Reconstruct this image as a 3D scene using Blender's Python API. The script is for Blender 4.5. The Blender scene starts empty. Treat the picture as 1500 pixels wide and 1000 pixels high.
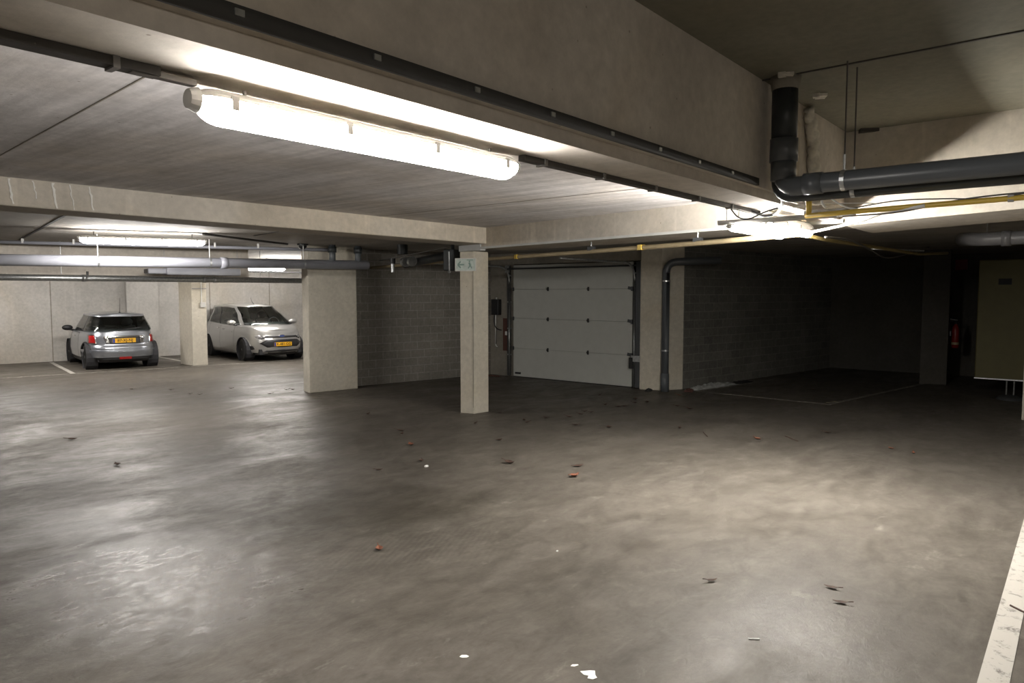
import bpy, bmesh, math, random
from mathutils import Vector, Matrix
random.seed(7)
PI = math.pi
sc = bpy.context.scene
COL = sc.collection

# ------------------------------------------------------------------ materials
MATS = {}
def nodes_of(name):
    m = bpy.data.materials.new(name); m.use_nodes = True
    nt = m.node_tree; b = nt.nodes['Principled BSDF']
    MATS[name] = m
    return m, nt, b
def setb(b, col=None, rough=None, metal=None, spec=None, coat=None):
    if col is not None: b.inputs['Base Color'].default_value = (*col, 1)
    if rough is not None: b.inputs['Roughness'].default_value = rough
    if metal is not None: b.inputs['Metallic'].default_value = metal
    if spec is not None: b.inputs['Specular IOR Level'].default_value = spec
    if coat is not None: b.inputs['Coat Weight'].default_value = coat
def plain(name, col, rough=.5, metal=0, spec=.5, var=.08, scale=6, coat=None):
    """one colour with a faint procedural mottling"""
    m, nt, b = nodes_of(name); setb(b, col, rough, metal, spec, coat)
    tc = nt.nodes.new('ShaderNodeTexCoord'); n = nt.nodes.new('ShaderNodeTexNoise')
    n.inputs['Scale'].default_value = scale; n.inputs['Detail'].default_value = 4
    nt.links.new(tc.outputs['Object'], n.inputs['Vector'])
    r = nt.nodes.new('ShaderNodeValToRGB')
    r.color_ramp.elements[0].position = .3; r.color_ramp.elements[1].position = .7
    r.color_ramp.elements[0].color = (*[c*(1-var) for c in col], 1)
    r.color_ramp.elements[1].color = (*[min(1, c*(1+var)) for c in col], 1)
    nt.links.new(n.outputs['Fac'], r.inputs['Fac']); nt.links.new(r.outputs['Color'], b.inputs['Base Color'])
    return m
def emis(name, col, strength):
    m, nt, b = nodes_of(name); setb(b, (.8, .8, .8), .3)
    b.inputs['Emission Color'].default_value = (*col, 1); b.inputs['Emission Strength'].default_value = strength
    return m
def mapping(nt, scale=(1, 1, 1), rot=(0, 0, 0)):
    tc = nt.nodes.new('ShaderNodeTexCoord'); mp = nt.nodes.new('ShaderNodeMapping')
    mp.inputs['Scale'].default_value = scale; mp.inputs['Rotation'].default_value = rot
    nt.links.new(tc.outputs['Object'], mp.inputs['Vector'])
    return mp.outputs['Vector']
def noise(nt, vec, scale, detail=5, rough=.55, dist=0):
    n = nt.nodes.new('ShaderNodeTexNoise'); n.inputs['Scale'].default_value = scale
    n.inputs['Detail'].default_value = detail; n.inputs['Roughness'].default_value = rough; n.inputs['Distortion'].default_value = dist
    nt.links.new(vec, n.inputs['Vector']); return n.outputs['Fac']
def ramp(nt, fac, p0, c0, p1, c1):
    r = nt.nodes.new('ShaderNodeValToRGB')
    e = r.color_ramp.elements; e[0].position = p0; e[1].position = p1
    e[0].color = (*c0, 1) if len(c0) == 3 else c0; e[1].color = (*c1, 1) if len(c1) == 3 else c1
    nt.links.new(fac, r.inputs['Fac']); return r.outputs['Color']
def mix(nt, fac, a, b, mode='MIX'):
    m = nt.nodes.new('ShaderNodeMix'); m.data_type = 'RGBA'; m.blend_type = mode
    if isinstance(fac, (int, float)): m.inputs[0].default_value = fac
    else: nt.links.new(fac, m.inputs[0])
    for s, v in ((m.inputs[6], a), (m.inputs[7], b)):
        if isinstance(v, tuple): s.default_value = (*v, 1)
        else: nt.links.new(v, s)
    return m.outputs[2]
def math_n(nt, op, a, b=0., clamp=False):
    m = nt.nodes.new('ShaderNodeMath'); m.operation = op; m.use_clamp = clamp
    for s, v in ((m.inputs[0], a), (m.inputs[1], b)):
        if isinstance(v, (int, float)): s.default_value = v
        else: nt.links.new(v, s)
    return m.outputs[0]
def concrete(name, col, contrast=.12, grain=None, rot=0, grain_amt=.12, rough=.85, bump=.15, holes=True, streaks=0., warm=(1.06, 1., .9)):
    m, nt, b = nodes_of(name); setb(b, col, rough, 0, .3)
    v = mapping(nt, rot=(0, 0, rot))
    lo = tuple(c*(1-contrast) for c in col); hi = tuple(min(1, c*(1+contrast)) for c in col)
    c = ramp(nt, noise(nt, v, 1.1, 6, .6, .3), .32, lo, .68, hi)
    fine = noise(nt, v, 14, 6, .65)
    c = mix(nt, 1., c, ramp(nt, fine, .3, (.88,)*3, .7, (1.1,)*3), 'MULTIPLY')
    stain = ramp(nt, noise(nt, v, .55, 3, .5, .8), .45, (1, 1, 1), .75, tuple(x*.86 for x in warm))
    c = mix(nt, 1., c, stain, 'MULTIPLY')
    if grain:   # board-marked grain: long streaks along one direction
        gv = mapping(nt, scale=grain, rot=(0, 0, rot))
        g1 = ramp(nt, noise(nt, gv, 1., 5, .6), .35, (1-grain_amt,)*3, .66, (1+grain_amt,)*3)
        c = mix(nt, 1., c, g1, 'MULTIPLY')
    if streaks:
        gv = mapping(nt, scale=(5, 5, .35), rot=(0, 0, rot))
        g1 = ramp(nt, noise(nt, gv, 1.6, 3, .5), .6, (1, 1, 1), .72, (1+streaks,)*3)
        c = mix(nt, 1., c, g1, 'MULTIPLY')
    if holes:   # small air holes
        vo = nt.nodes.new('ShaderNodeTexVoronoi'); vo.inputs['Scale'].default_value = 7
        nt.links.new(v, vo.inputs['Vector'])
        h = ramp(nt, vo.outputs['Distance'], .035, (.55, .52, .48), .06, (1, 1, 1))
        c = mix(nt, 1., c, h, 'MULTIPLY')
    nt.links.new(c, b.inputs['Base Color'])
    bp = nt.nodes.new('ShaderNodeBump'); bp.inputs['Strength'].default_value = bump; bp.inputs['Distance'].default_value = .01
    nt.links.new(fine, bp.inputs['Height']); nt.links.new(bp.outputs['Normal'], b.inputs['Normal'])
    return m

BASE = (.56, .52, .465)
concrete('concrete_wall', (.48, .465, .44), .10, streaks=.08)
concrete('concrete_beam', BASE, .12, grain=(1.5, 1.5, .35), grain_amt=.05)
concrete('concrete_beam_edge', (.51, .475, .42), .12, streaks=.18)
concrete('concrete_pier', (.54, .505, .43), .08)
concrete('ceiling_boards', (.62, .60, .60), .14, grain=(9, .55, 1), grain_amt=.17, rot=-.1, bump=.3)
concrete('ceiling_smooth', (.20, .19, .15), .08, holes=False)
concrete('ceiling_panels', (.42, .40, .37), .10, grain=(3, .5, 1), grain_amt=.1, rot=.2)
concrete('concrete_shaded', (.09, .085, .075), .12)  # concrete darkened: the gloom of the unlit bay is put into the colour
concrete('concrete_dark', (.26, .24, .205), .12)

def blockwall(name, rot, c1, c2, mortar):
    m, nt, b = nodes_of(name); setb(b, c1, .9, 0, .2)
    tc = nt.nodes.new('ShaderNodeTexCoord')
    mp = nt.nodes.new('ShaderNodeMapping'); mp.inputs['Rotation'].default_value = (0, 0, rot)
    nt.links.new(tc.outputs['Object'], mp.inputs['Vector'])
    sx = nt.nodes.new('ShaderNodeSeparateXYZ'); cx = nt.nodes.new('ShaderNodeCombineXYZ')
    nt.links.new(mp.outputs['Vector'], sx.inputs[0]); nt.links.new(sx.outputs['X'], cx.inputs['X']); nt.links.new(sx.outputs['Z'], cx.inputs['Y'])
    br = nt.nodes.new('ShaderNodeTexBrick'); nt.links.new(cx.outputs[0], br.inputs['Vector'])
    br.inputs['Scale'].default_value = 1; br.inputs['Brick Width'].default_value = .34; br.inputs['Row Height'].default_value = .17
    br.inputs['Mortar Size'].default_value = .008; br.inputs['Mortar Smooth'].default_value = .2
    br.inputs['Color1'].default_value = (*c1, 1); br.inputs['Color2'].default_value = (*c2, 1); br.inputs['Mortar'].default_value = (*mortar, 1)
    c = mix(nt, 1., br.outputs['Color'], ramp(nt, noise(nt, tc.outputs['Object'], 20, 5), .3, (.85,)*3, .7, (1.12,)*3), 'MULTIPLY')
    c = mix(nt, 1., c, ramp(nt, noise(nt, tc.outputs['Object'], 1.2, 4), .35, (.85,)*3, .7, (1.12,)*3), 'MULTIPLY')
    nt.links.new(c, b.inputs['Base Color'])
    bp = nt.nodes.new('ShaderNodeBump'); bp.inputs['Strength'].default_value = .5; bp.inputs['Distance'].default_value = .006; bp.invert = True
    nt.links.new(br.outputs['Fac'], bp.inputs['Height']); nt.links.new(bp.outputs['Normal'], b.inputs['Normal'])
    return m
blockwall('block_wall', .19, (.235, .218, .195), (.265, .248, .22), (.36, .345, .31))
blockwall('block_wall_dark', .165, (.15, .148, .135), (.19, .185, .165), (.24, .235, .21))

def floor_mat():
    m, nt, b = nodes_of('floor_concrete')
    v = mapping(nt)
    col = (.108, .097, .084)
    c = ramp(nt, noise(nt, v, .45, 7, .62, .6), .33, tuple(x*.80 for x in col), .68, tuple(x*1.12 for x in col))
    swirl = noise(nt, mapping(nt, scale=(.7, 2.2, 1), rot=(0, 0, .5)), 1.3, 8, .68, 1.4)
    c = mix(nt, 1., c, ramp(nt, swirl, .34, (.80, .79, .77), .64, (1.1, 1.1, 1.1)), 'MULTIPLY')
    fine = noise(nt, v, 22, 6, .7)
    c = mix(nt, 1., c, ramp(nt, fine, .3, (.90,)*3, .7, (1.08,)*3), 'MULTIPLY')
    c = mix(nt, 1., c, ramp(nt, noise(nt, mapping(nt, scale=(1, 1.5, 1), rot=(0, 0, -.5)), 3.6, 8, .72, .9), .34, (.80, .79, .77), .62, (1.14, 1.14, 1.13)), 'MULTIPLY')
    # dark tyre and oil marks in patches
    dk = ramp(nt, noise(nt, mapping(nt, scale=(1, 1, 1), rot=(0, 0, .3)), .62, 6, .7, 1.0), .60, (1, 1, 1), .76, (.62, .60, .57))
    c = mix(nt, .8, c, dk, 'MULTIPLY')
    # pale worn flecks
    pl = ramp(nt, noise(nt, mapping(nt, scale=(1, 1.8, 1)), 2.6, 7, .75, .4), .60, (0, 0, 0), .78, (.10, .095, .085))
    c = mix(nt, 1., c, pl, 'ADD')
    def spot(p, sx, sy, rot, r0, r1, warp=.5):
        tc = nt.nodes.new('ShaderNodeTexCoord'); mp = nt.nodes.new('ShaderNodeMapping'); mp.vector_type = 'TEXTURE'
        mp.inputs['Location'].default_value = (p[0], p[1], 0); mp.inputs['Rotation'].default_value = (0, 0, rot); mp.inputs['Scale'].default_value = (sx, sy, 1)
        nt.links.new(tc.outputs['Object'], mp.inputs['Vector'])
        ln = nt.nodes.new('ShaderNodeVectorMath'); ln.operation = 'LENGTH'; nt.links.new(mp.outputs['Vector'], ln.inputs[0])
        d = math_n(nt, 'ADD', ln.outputs['Value'], math_n(nt, 'MULTIPLY', math_n(nt, 'SUBTRACT', noise(nt, v, 2.2, 7, .7, .6), .5), warp*3))
        return ramp(nt, d, r0, (1, 1, 1), r1, (0, 0, 0))
    # oily tyre-worn area in the middle of the floor
    oily = spot((3.9, 5.0), 1.5, 1.0, -.7, .35, 1.0)
    c = mix(nt, oily, c, mix(nt, 1., c, (.62, .61, .58), 'MULTIPLY'))
    # fine tyre tread ridges
    wv = nt.nodes.new('ShaderNodeTexWave'); wv.inputs['Scale'].default_value = 7; wv.inputs['Distortion'].default_value = 1.2; wv.inputs['Detail'].default_value = 3
    nt.links.new(mapping(nt, rot=(0, 0, 1.1)), wv.inputs['Vector'])
    tread = mix(nt, spot((3.6, 3.9), 1.1, .6, -.6, .3, .9), (1., 1., 1.), ramp(nt, wv.outputs['Fac'], .3, (.90,)*3, .7, (1.04,)*3))
    c = mix(nt, 1., c, tread, 'MULTIPLY')
    nt.links.new(c, b.inputs['Base Color'])
    polished = spot((2.05, 4.75), .95, 1.5, .35, .45, .95, .7)
    # uneven polish
    r = ramp(nt, noise(nt, mapping(nt, scale=(.8, 1.3, 1)), .9, 6, .65, .7), .36, (.33,)*3, .62, (.56,)*3)
    r2 = ramp(nt, noise(nt, v, 6, 6, .7, .3), .35, (-.04,)*3, .7, (.10,)*3)
    rr = mix(nt, 1., r, r2, 'ADD')
    rp = ramp(nt, noise(nt, mapping(nt, scale=(1, 1.7, 1), rot=(0, 0, .4)), 7, 8, .75, .8), .38, (.17,)*3, .62, (.42,)*3)
    nt.links.new(mix(nt, polished, rr, rp), b.inputs['Roughness'])
    b.inputs['Specular IOR Level'].default_value = .18
    bp = nt.nodes.new('ShaderNodeBump'); bp.inputs['Strength'].default_value = .45; bp.inputs['Distance'].default_value = .006
    nt.links.new(noise(nt, mapping(nt, scale=(1, 1.6, 1), rot=(0, 0, .4)), 13, 8, .72, .7), bp.inputs['Height']); nt.links.new(bp.outputs['Normal'], b.inputs['Normal'])
floor_mat()
def line_mat(name, col, wear):
    m, nt, b = nodes_of(name); setb(b, col, .55)
    v = mapping(nt)
    c = ramp(nt, noise(nt, v, 9, 7, .75, .4), wear, (.15, .137, .12), wear+.10, col)
    nt.links.new(c, b.inputs['Base Color'])
line_mat('line_paint', (.44, .42, .38), .36)
line_mat('line_paint_worn', (.40, .38, .33), .50)
line_mat('line_paint_yellow', (.50, .43, .25), .50)

plain('pvc_grey', (.10, .11, .12), .35, scale=3)
plain('pvc_light', (.36, .37, .42), .3, scale=3)
plain('pvc_mid', (.22, .22, .23), .35)
plain('pvc_dark', (.03, .035, .037), .4)
plain('black_rubber', (.02, .02, .02), .75)
plain('galvanised', (.52, .54, .55), .35, .85, var=.18, scale=30)
plain('steel_tray', (.30, .29, .28), .5, .6)
plain('tray_dark', (.09, .085, .08), .6, .3)
plain('duct_matte', (.055, .053, .05), .9)
plain('gas_yellow', (.62, .43, .07), .4, scale=9)
plain('gas_pipe_dusty', (.42, .34, .21), .5, scale=9)
plain('gas_pipe_shaded', (.20, .15, .05), .6, scale=9)  # darker copy of the pipe yellow, with the unlit bay's shade in the colour
plain('door_panel', (.52, .53, .50), .5, var=.03)
plain('black_plastic', (.018, .018, .02), .4)
plain('dark_metal', (.09, .095, .10), .45, .5)
plain('white_plastic', (.72, .72, .70), .4)
plain('cable_white', (.70, .70, .68), .5)
plain('cable_black', (.02, .02, .022), .5)
plain('lamp_housing', (.55, .54, .52), .5)
plain('foam', (.60, .57, .50), .9, var=.25, scale=18)
plain('plaster_board', (.46, .40, .31), .9)
plain('panel_olive', (.115, .10, .035), .6, var=.06)
plain('sign_plate', (.62, .70, .66), .3, .1, var=.12, scale=22)
plain('sign_green', (.26, .38, .34), .5)
plain('red_paint', (.26, .02, .015), .4)
plain('red_stain', (.10, .045, .035), .9)
plain('lime_white', (.72, .71, .68), .9)
plain('leaf_brown', (.05, .026, .017), .8, var=.4, scale=40)
plain('leaf_orange', (.17, .06, .03), .8, var=.3, scale=40)
plain('paper_scrap', (.72, .72, .70), .8)
plain('sheet_grey', (.42, .43, .42), .5, var=.3, scale=12)
plain('joint_dark', (.06, .055, .05), .9)
plain('bearing_strip', (.50, .51, .50), .7)
plain('silver_paint_dark', (.32, .34, .38), .28, .75, var=.02, coat=.8)
plain('silver_paint_light', (.47, .47, .465), .30, .7, var=.02, coat=.8)
plain('rubber_tyre', (.022, .022, .023), .8)
plain('wheel_rim', (.45, .45, .46), .3, .8)
plain('interior_dark', (.03, .03, .034), .8)
plain('trim_black', (.03, .03, .032), .55)
plain('chrome', (.75, .75, .76), .12, 1., var=.02)
plain('plate_yellow', (.80, .43, .02), .5, var=.03)
plain('plate_blue', (.02, .05, .30), .5)
plain('letter_black', (.015, .012, .01), .6)
plain('lens_red', (.35, .012, .012), .12, coat=.5)
plain('lens_clear', (.30, .30, .31), .12, .4, var=.3, scale=25)
plain('badge_blue', (.05, .08, .22), .3)
def glass_mat():
    m, nt, b = nodes_of('car_glass')
    out = nt.nodes['Material Output']
    tr = nt.nodes.new('ShaderNodeBsdfTransparent'); tr.inputs['Color'].default_value = (.72, .78, .75, 1)
    gl = nt.nodes.new('ShaderNodeBsdfGlossy'); gl.inputs['Roughness'].default_value = .04; gl.inputs['Color'].default_value = (.9, .9, .9, 1)
    fr = nt.nodes.new('ShaderNodeFresnel'); fr.inputs['IOR'].default_value = 1.5
    mx = nt.nodes.new('ShaderNodeMixShader')
    nt.links.new(fr.outputs[0], mx.inputs[0]); nt.links.new(tr.outputs[0], mx.inputs[1]); nt.links.new(gl.outputs[0], mx.inputs[2])
    nt.links.new(mx.outputs[0], out.inputs['Surface']); nt.nodes.remove(b)
glass_mat()
LAMP = 30.
emis('lamp_glow', (1.0, .955, .90), LAMP)
emis('lamp_glow_fill', (1.0, .93, .86), LAMP*.45)
emis('lamp_glow_far', (1.0, .95, .89), LAMP*1.05)
emis('lamp_glow_slim', (1.0, .955, .88), LAMP*1.4)
emis('lamp_glow_end', (1.0, .955, .88), LAMP*4.0)
emis('lamp_end', (1.0, .95, .88), 3.)

# ------------------------------------------------------------------ mesh helpers
class MB:
    def __init__(s): s.b = bmesh.new()
    def _add(s, verts, faces):
        vs = [s.b.verts.new(v) for v in verts]
        for f in faces:
            try: s.b.faces.new([vs[i] for i in f])
            except ValueError: pass
        return s
    def prism(s, poly, z0, z1):
        """poly: xy points; z0,z1: number or per-point list"""
        n = len(poly)
        a = sum(poly[i][0]*poly[(i+1) % n][1]-poly[(i+1) % n][0]*poly[i][1] for i in range(n))
        Z0 = z0 if isinstance(z0, (list, tuple)) else [z0]*n; Z1 = z1 if isinstance(z1, (list, tuple)) else [z1]*n
        idx = list(range(n)) if a > 0 else list(range(n))[::-1]
        v = [(*poly[i], Z0[i]) for i in idx]+[(*poly[i], Z1[i]) for i in idx]
        return s._add(v, [list(range(n))[::-1], list(range(n, 2*n))]+[[i, (i+1) % n, n+(i+1) % n, n+i] for i in range(n)])
    def box(s, c, d, rz=0, rot=None):
        M = Matrix.Rotation(rz, 3, 'Z') if rot is None else rot
        v = []
        for k in (-1, 1):
            for (i, j) in ((-1, -1), (1, -1), (1, 1), (-1, 1)):
                v.append(Vector(c)+M @ Vector((i*d[0]/2, j*d[1]/2, k*d[2]/2)))
        return s._add(v, [[3, 2, 1, 0], [4, 5, 6, 7], [0, 1, 5, 4], [1, 2, 6, 5], [2, 3, 7, 6], [3, 0, 4, 7]])
    def bar(s, a, b, w, h, up=(0, 0, 1)):
        a = Vector(a); b = Vector(b); x = (b-a).normalized(); y = Vector(up).cross(x).normalized(); z = x.cross(y)
        M = Matrix((x, y, z)).transposed()
        return s.box((a+b)/2, ((b-a).length, w, h), rot=M)
    def tube(s, pts, r, n=12, cap=True):
        pts = [Vector(p) for p in pts]; rs = r if isinstance(r, (list, tuple)) else [r]*len(pts)
        rings = []; pu = None
        for i, p in enumerate(pts):
            t = (pts[min(i+1, len(pts)-1)]-pts[max(i-1, 0)]).normalized()
            if pu is None: pu = Vector((0, 0, 1)) if abs(t.z) < .9 else Vector((1, 0, 0))
            u = (pu-t*pu.dot(t))
            u = u.normalized() if u.length > 1e-6 else t.orthogonal().normalized()
            w = t.cross(u); pu = u
            rings.append([s.b.verts.new(p+(u*math.cos(2*PI*k/n)+w*math.sin(2*PI*k/n))*rs[i]) for k in range(n)])
        for a, b in zip(rings, rings[1:]):
            for k in range(n): s.b.faces.new([a[k], a[(k+1) % n], b[(k+1) % n], b[k]])
        if cap:
            s.b.faces.new(rings[0][::-1]); s.b.faces.new(rings[-1])
        return s
    def grid(s, fn, nu, nv, flip=False):
        V = [[s.b.verts.new(fn(i/nu, j/nv)) for j in range(nv+1)] for i in range(nu+1)]
        for i in range(nu):
            for j in range(nv):
                f = [V[i][j], V[i+1][j], V[i+1][j+1], V[i][j+1]]
                s.b.faces.new(f[::-1] if flip else f)
        return s
    def ball(s, c, r, n=12, m=8, zmin=-1.):
        c = Vector(c); rr = r if isinstance(r, (list, tuple)) else (r, r, r)
        a0 = -PI/2 if zmin <= -1 else math.asin(zmin)
        rings = []
        for j in range(m+1):
            a = a0+(PI/2-a0)*j/m
            rings.append([s.b.verts.new(c+Vector((math.cos(a)*math.cos(2*PI*k/n)*rr[0], math.cos(a)*math.sin(2*PI*k/n)*rr[1], math.sin(a)*rr[2]))) for k in range(n)])
        for a, b in zip(rings, rings[1:]):
            for k in range(n): s.b.faces.new([a[k], a[(k+1) % n], b[(k+1) % n], b[k]])
        bmesh.ops.remove_doubles(s.b, verts=s.b.verts, dist=1e-5)
        return s
    def build(s, name, mat, parent=None, bevel=0, smooth=False, local=False, thick=0):
        if parent is not None and not local:
            off = Vector(WPOS[parent.name])
            for v in s.b.verts: v.co -= off
        bmesh.ops.recalc_face_normals(s.b, faces=s.b.faces) if not getattr(s, 'open', False) else None
        me = bpy.data.meshes.new(name); s.b.to_mesh(me); s.b.free()
        o = bpy.data.objects.new(name, me); COL.objects.link(o)
        me.materials.append(MATS[mat])
        if smooth:
            for p in me.polygons: p.use_smooth = True
        if thick:
            md = o.modifiers.new('thickness', 'SOLIDIFY'); md.thickness = thick; md.offset = 0
        if bevel:
            md = o.modifiers.new('bevel', 'BEVEL'); md.width = bevel; md.segments = 2; md.limit_method = 'ANGLE'
        if parent is not None:
            o.parent = parent; WPOS[o.name] = WPOS[parent.name]
        else: WPOS[o.name] = (0, 0, 0)
        return o
WPOS = {}
def tag(o, label, cat, group=None, kind=None):
    o['label'] = label; o['category'] = cat
    if group: o['group'] = group
    if kind: o['kind'] = kind
    return o
def thing(name, label, cat, loc=(0, 0, 0), rz=0, group=None):
    o = bpy.data.objects.new(name, None); COL.objects.link(o); o.location = loc; o.rotation_euler = (0, 0, rz)
    o.empty_display_size = .1
    WPOS[o.name] = loc
    return tag(o, label, cat, group)
def struct(mb, name, mat, label, cat, bevel=0):
    return tag(mb.build(name, mat, bevel=bevel), label, cat, kind='structure')
def arc(p0, p1, p2, n=6):
    """quadratic curve through a control point"""
    p0, p1, p2 = map(Vector, (p0, p1, p2))
    return [p0*(1-t)**2+p1*2*t*(1-t)+p2*t*t for t in [i/n for i in range(n+1)]]

# ------------------------------------------------------------------ the shell
X0, X1, Y0, Y1 = -4., 19.3, -3.2, 25.
ZH, ZM, ZL = 3.42, 2.88, 2.80        # high, middle and low ceilings
struct(MB().prism([(X0-.3, Y0-.3), (X1+.3, Y0-.3), (X1+.3, Y1+.3), (X0-.3, Y1+.3)], -.25, 0), 'floor', 'floor_concrete', 'worn polished grey concrete garage floor', 'floor')
# ceilings
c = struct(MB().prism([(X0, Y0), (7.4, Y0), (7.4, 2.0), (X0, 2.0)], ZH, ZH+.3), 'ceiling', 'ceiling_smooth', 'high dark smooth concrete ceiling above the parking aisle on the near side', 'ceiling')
struct(MB().prism([(X0, 2.5), (7.8, 2.5), (8.4, 7.5), (X0, 7.5)], ZM, ZM+.3), 'ceiling', 'ceiling_boards', 'board-marked concrete ceiling between the two long beams', 'ceiling')
struct(MB().prism([(X0, 7.3), (8.3, 7.3), (8.3, Y0), (X1, Y0), (X1, Y1), (X0, Y1)], ZL, ZL+.3), 'ceiling', 'ceiling_panels', 'lower concrete slab ceiling over the far bays', 'ceiling')
# outer walls
struct(MB().prism([(X0-.3, Y0), (X0, Y0), (X0, Y1), (X0-.3, Y1)], 0, 3.8), 'wall_left', 'concrete_wall', 'bare concrete outer wall outside the view', 'wall')
struct(MB().prism([(X0-.3, Y0-.3), (X1+.3, Y0-.3), (X1+.3, Y0), (X0-.3, Y0)], 0, 3.8), 'wall_near', 'concrete_dark', 'bare concrete wall of the near side outside the view', 'wall')
struct(MB().prism([(X1, Y0), (X1+.3, Y0), (X1+.3, 5.9), (X1, 5.9)], 0, 3.2), 'wall_right', 'concrete_shaded', 'concrete end wall darkened with the shade of the unlit bay', 'wall')
e1 = Vector((.981, -.193)); e2 = Vector((.193, .981))
def L1(p, d, q=0): return (p[0]+e1.x*d+e2.x*q, p[1]+e1.y*d+e2.y*q)
bw = (6.1, 22.77)
w = MB().prism([L1(bw, -11), L1(bw, 9.2), L1(bw, 9.2, .3), L1(bw, -11, .3)], 0, 3.2)
struct(w, 'wall_back', 'concrete_wall', 'pale cast concrete back wall behind the two parked cars', 'wall')
struct(MB().prism([L1(bw, 3.0), L1(bw, 3.85), L1(bw, 3.85, -.22), L1(bw, 3.0, -.22)], 0, ZL), 'wall_back_buttress', 'concrete_wall', 'shallow pale buttress on the back wall right of the grey hatchback', 'wall')
struct(MB().prism([L1(bw, 9.0), L1(bw, 9.2), L1(bw, 9.2, -9.4), L1(bw, 9.0, -9.4)], 0, 3.2), 'wall_side', 'concrete_wall', 'concrete side wall of the lit far bay', 'wall')
# vertical shutter joints of the back wall
for k, d in enumerate((1.15, 4.75, 5.4, 7.3)):
    a = L1(bw, d, -.004)
    tag(MB().box((*a, 1.4), (.022, .012, 2.8), math.atan2(e1.y, e1.x)).build('trim_joint', 'concrete_dark'), 'thin vertical joint in the back wall', 'joint', kind='structure')
for o, l in zip([o for o in bpy.data.objects if o.name.startswith('trim_joint')],
                ('thin vertical joint in the back wall left of the grey hatchback', 'vertical joint in the back wall just right of the buttress', 'vertical joint in the back wall behind the far pillar', 'vertical joint in the back wall above the silver people carrier')): o['label'] = l
# block wall between the wide pier and the door recess
A, B = Vector((9.0, 11.80)), Vector((12.66, 11.09))
d = (B-A).normalized(); n = Vector((-d.y, d.x))
struct(MB().prism([tuple(A), tuple(B), tuple(B+n*.2), tuple(A+n*.2)], 0, ZL), 'wall_blocks', 'block_wall', 'grey concrete block wall between wide pier and slim pillar', 'wall')
# door wall
struct(MB().prism([(12.66, 7.0), (12.86, 7.0), (12.86, 11.3), (12.66, 11.3)], 2.55, ZL)
       .prism([(12.66, 10.38), (12.86, 10.38), (12.86, 11.3), (12.66, 11.3)], 0, 2.55), 'wall_door', 'concrete_dark', 'dark concrete wall and lintel around the white sectional door', 'wall')
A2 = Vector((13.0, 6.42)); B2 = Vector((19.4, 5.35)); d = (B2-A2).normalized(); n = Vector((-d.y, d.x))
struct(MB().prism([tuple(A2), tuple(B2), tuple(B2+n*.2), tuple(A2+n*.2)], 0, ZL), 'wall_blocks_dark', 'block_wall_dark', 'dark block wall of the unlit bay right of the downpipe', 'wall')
# wall pier, pillars
struct(MB().prism([(8.10, 11.92), (8.0, 11.58), (9.02, 11.42), (9.08, 11.8)], 0, ZL), 'pier', 'concrete_pier', 'wide concrete wall pier left of the block wall', 'pillar', bevel=.012)
struct(MB().prism([(8.20, 7.82), (8.27, 7.59), (8.58, 7.56), (8.62, 7.80)], 0, 2.55), 'pillar', 'concrete_pier', 'slim pale concrete pillar in the middle carrying the exit sign', 'pillar', bevel=.008)
struct(MB().prism([(9.15, 19.1), (9.11, 18.32), (9.48, 18.26), (9.54, 19.04)], 0, ZL), 'pillar', 'concrete_pier', 'concrete pillar standing between the two parked cars', 'pillar', bevel=.01)
struct(MB().prism([(12.50, 7.03), (12.60, 6.62), (13.03, 6.36), (13.2, 6.9), (12.9, 7.08)], 0, ZL), 'pillar', 'concrete_pier', 'concrete pillar right of the white door behind the downpipe', 'pillar', bevel=.01)
struct(MB().prism([(13.1, .88), (13.1, .3), (13.5, .3), (13.5, .88)], 0, ZL), 'pillar', 'concrete_pier', 'concrete pillar cut by the right edge of the view', 'pillar', bevel=.01)
struct(MB().prism([(17.0, 2.92), (17.15, 2.45), (17.6, 2.5), (17.5, 3.0)], 0, ZL), 'pillar', 'concrete_shaded', 'dim concrete pillar beside the red fire extinguisher', 'pillar', bevel=.01)
# the big deep beam
struct(MB().prism([(X0, 1.95), (7.4, 1.95), (7.4, 2.52), (X0, 2.52)], 2.665, ZH+.1)
       .prism([(X0, 1.99), (7.4, 1.99), (7.4, 2.43), (X0, 2.43)], 2.6, 2.665), 'beam', 'concrete_beam', 'deep concrete beam running from top left over the near lamp', 'beam')
# rear beam of the middle bay
struct(MB().prism([(X0, 7.2), (8.14, 7.2), (8.14, 7.72), (X0, 7.72)], 2.64, 3.1), 'beam', 'concrete_beam_edge', 'shallow concrete beam with lime runs ending at the slim pillar', 'beam', bevel=.012)
struct(MB().prism([(8.12, 7.32), (8.24, 7.32), (8.56, 7.84), (8.2, 7.84)], 2.55, 2.64), 'trim_1', 'bearing_strip', 'pale bearing pad on top of the slim pillar', 'pad')
# cross beam
xb = [(8.2, 7.62), (7.78, 5.3), (7.37, 3.15), (7.35, 1.95)]
poly = xb+[(8.45, 1.95), (8.5, 3.15), (8.9, 5.3), (9.2, 7.62)]
struct(MB().prism(poly, 2.60, 3.15), 'beam', 'concrete_beam_edge', 'concrete cross beam from the slim pillar to the far lamps', 'beam')
struct(MB().prism([(7.35, 1.95), (7.28, -3.2), (8.5, -3.2), (8.45, 1.95)], [2.545, 2.75, 2.75, 2.545], 3.7), 'beam', 'concrete_beam_edge', 'concrete beam above the right side with spray-lit lower face', 'beam')
m = MB()
for a, b in zip(xb, xb[1:]): m.bar((*a, 2.585), (*b, 2.585), .05, .03)
struct(m, 'trim_2', 'bearing_strip', 'pale strip along the lower edge of the cross beam', 'trim')
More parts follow.
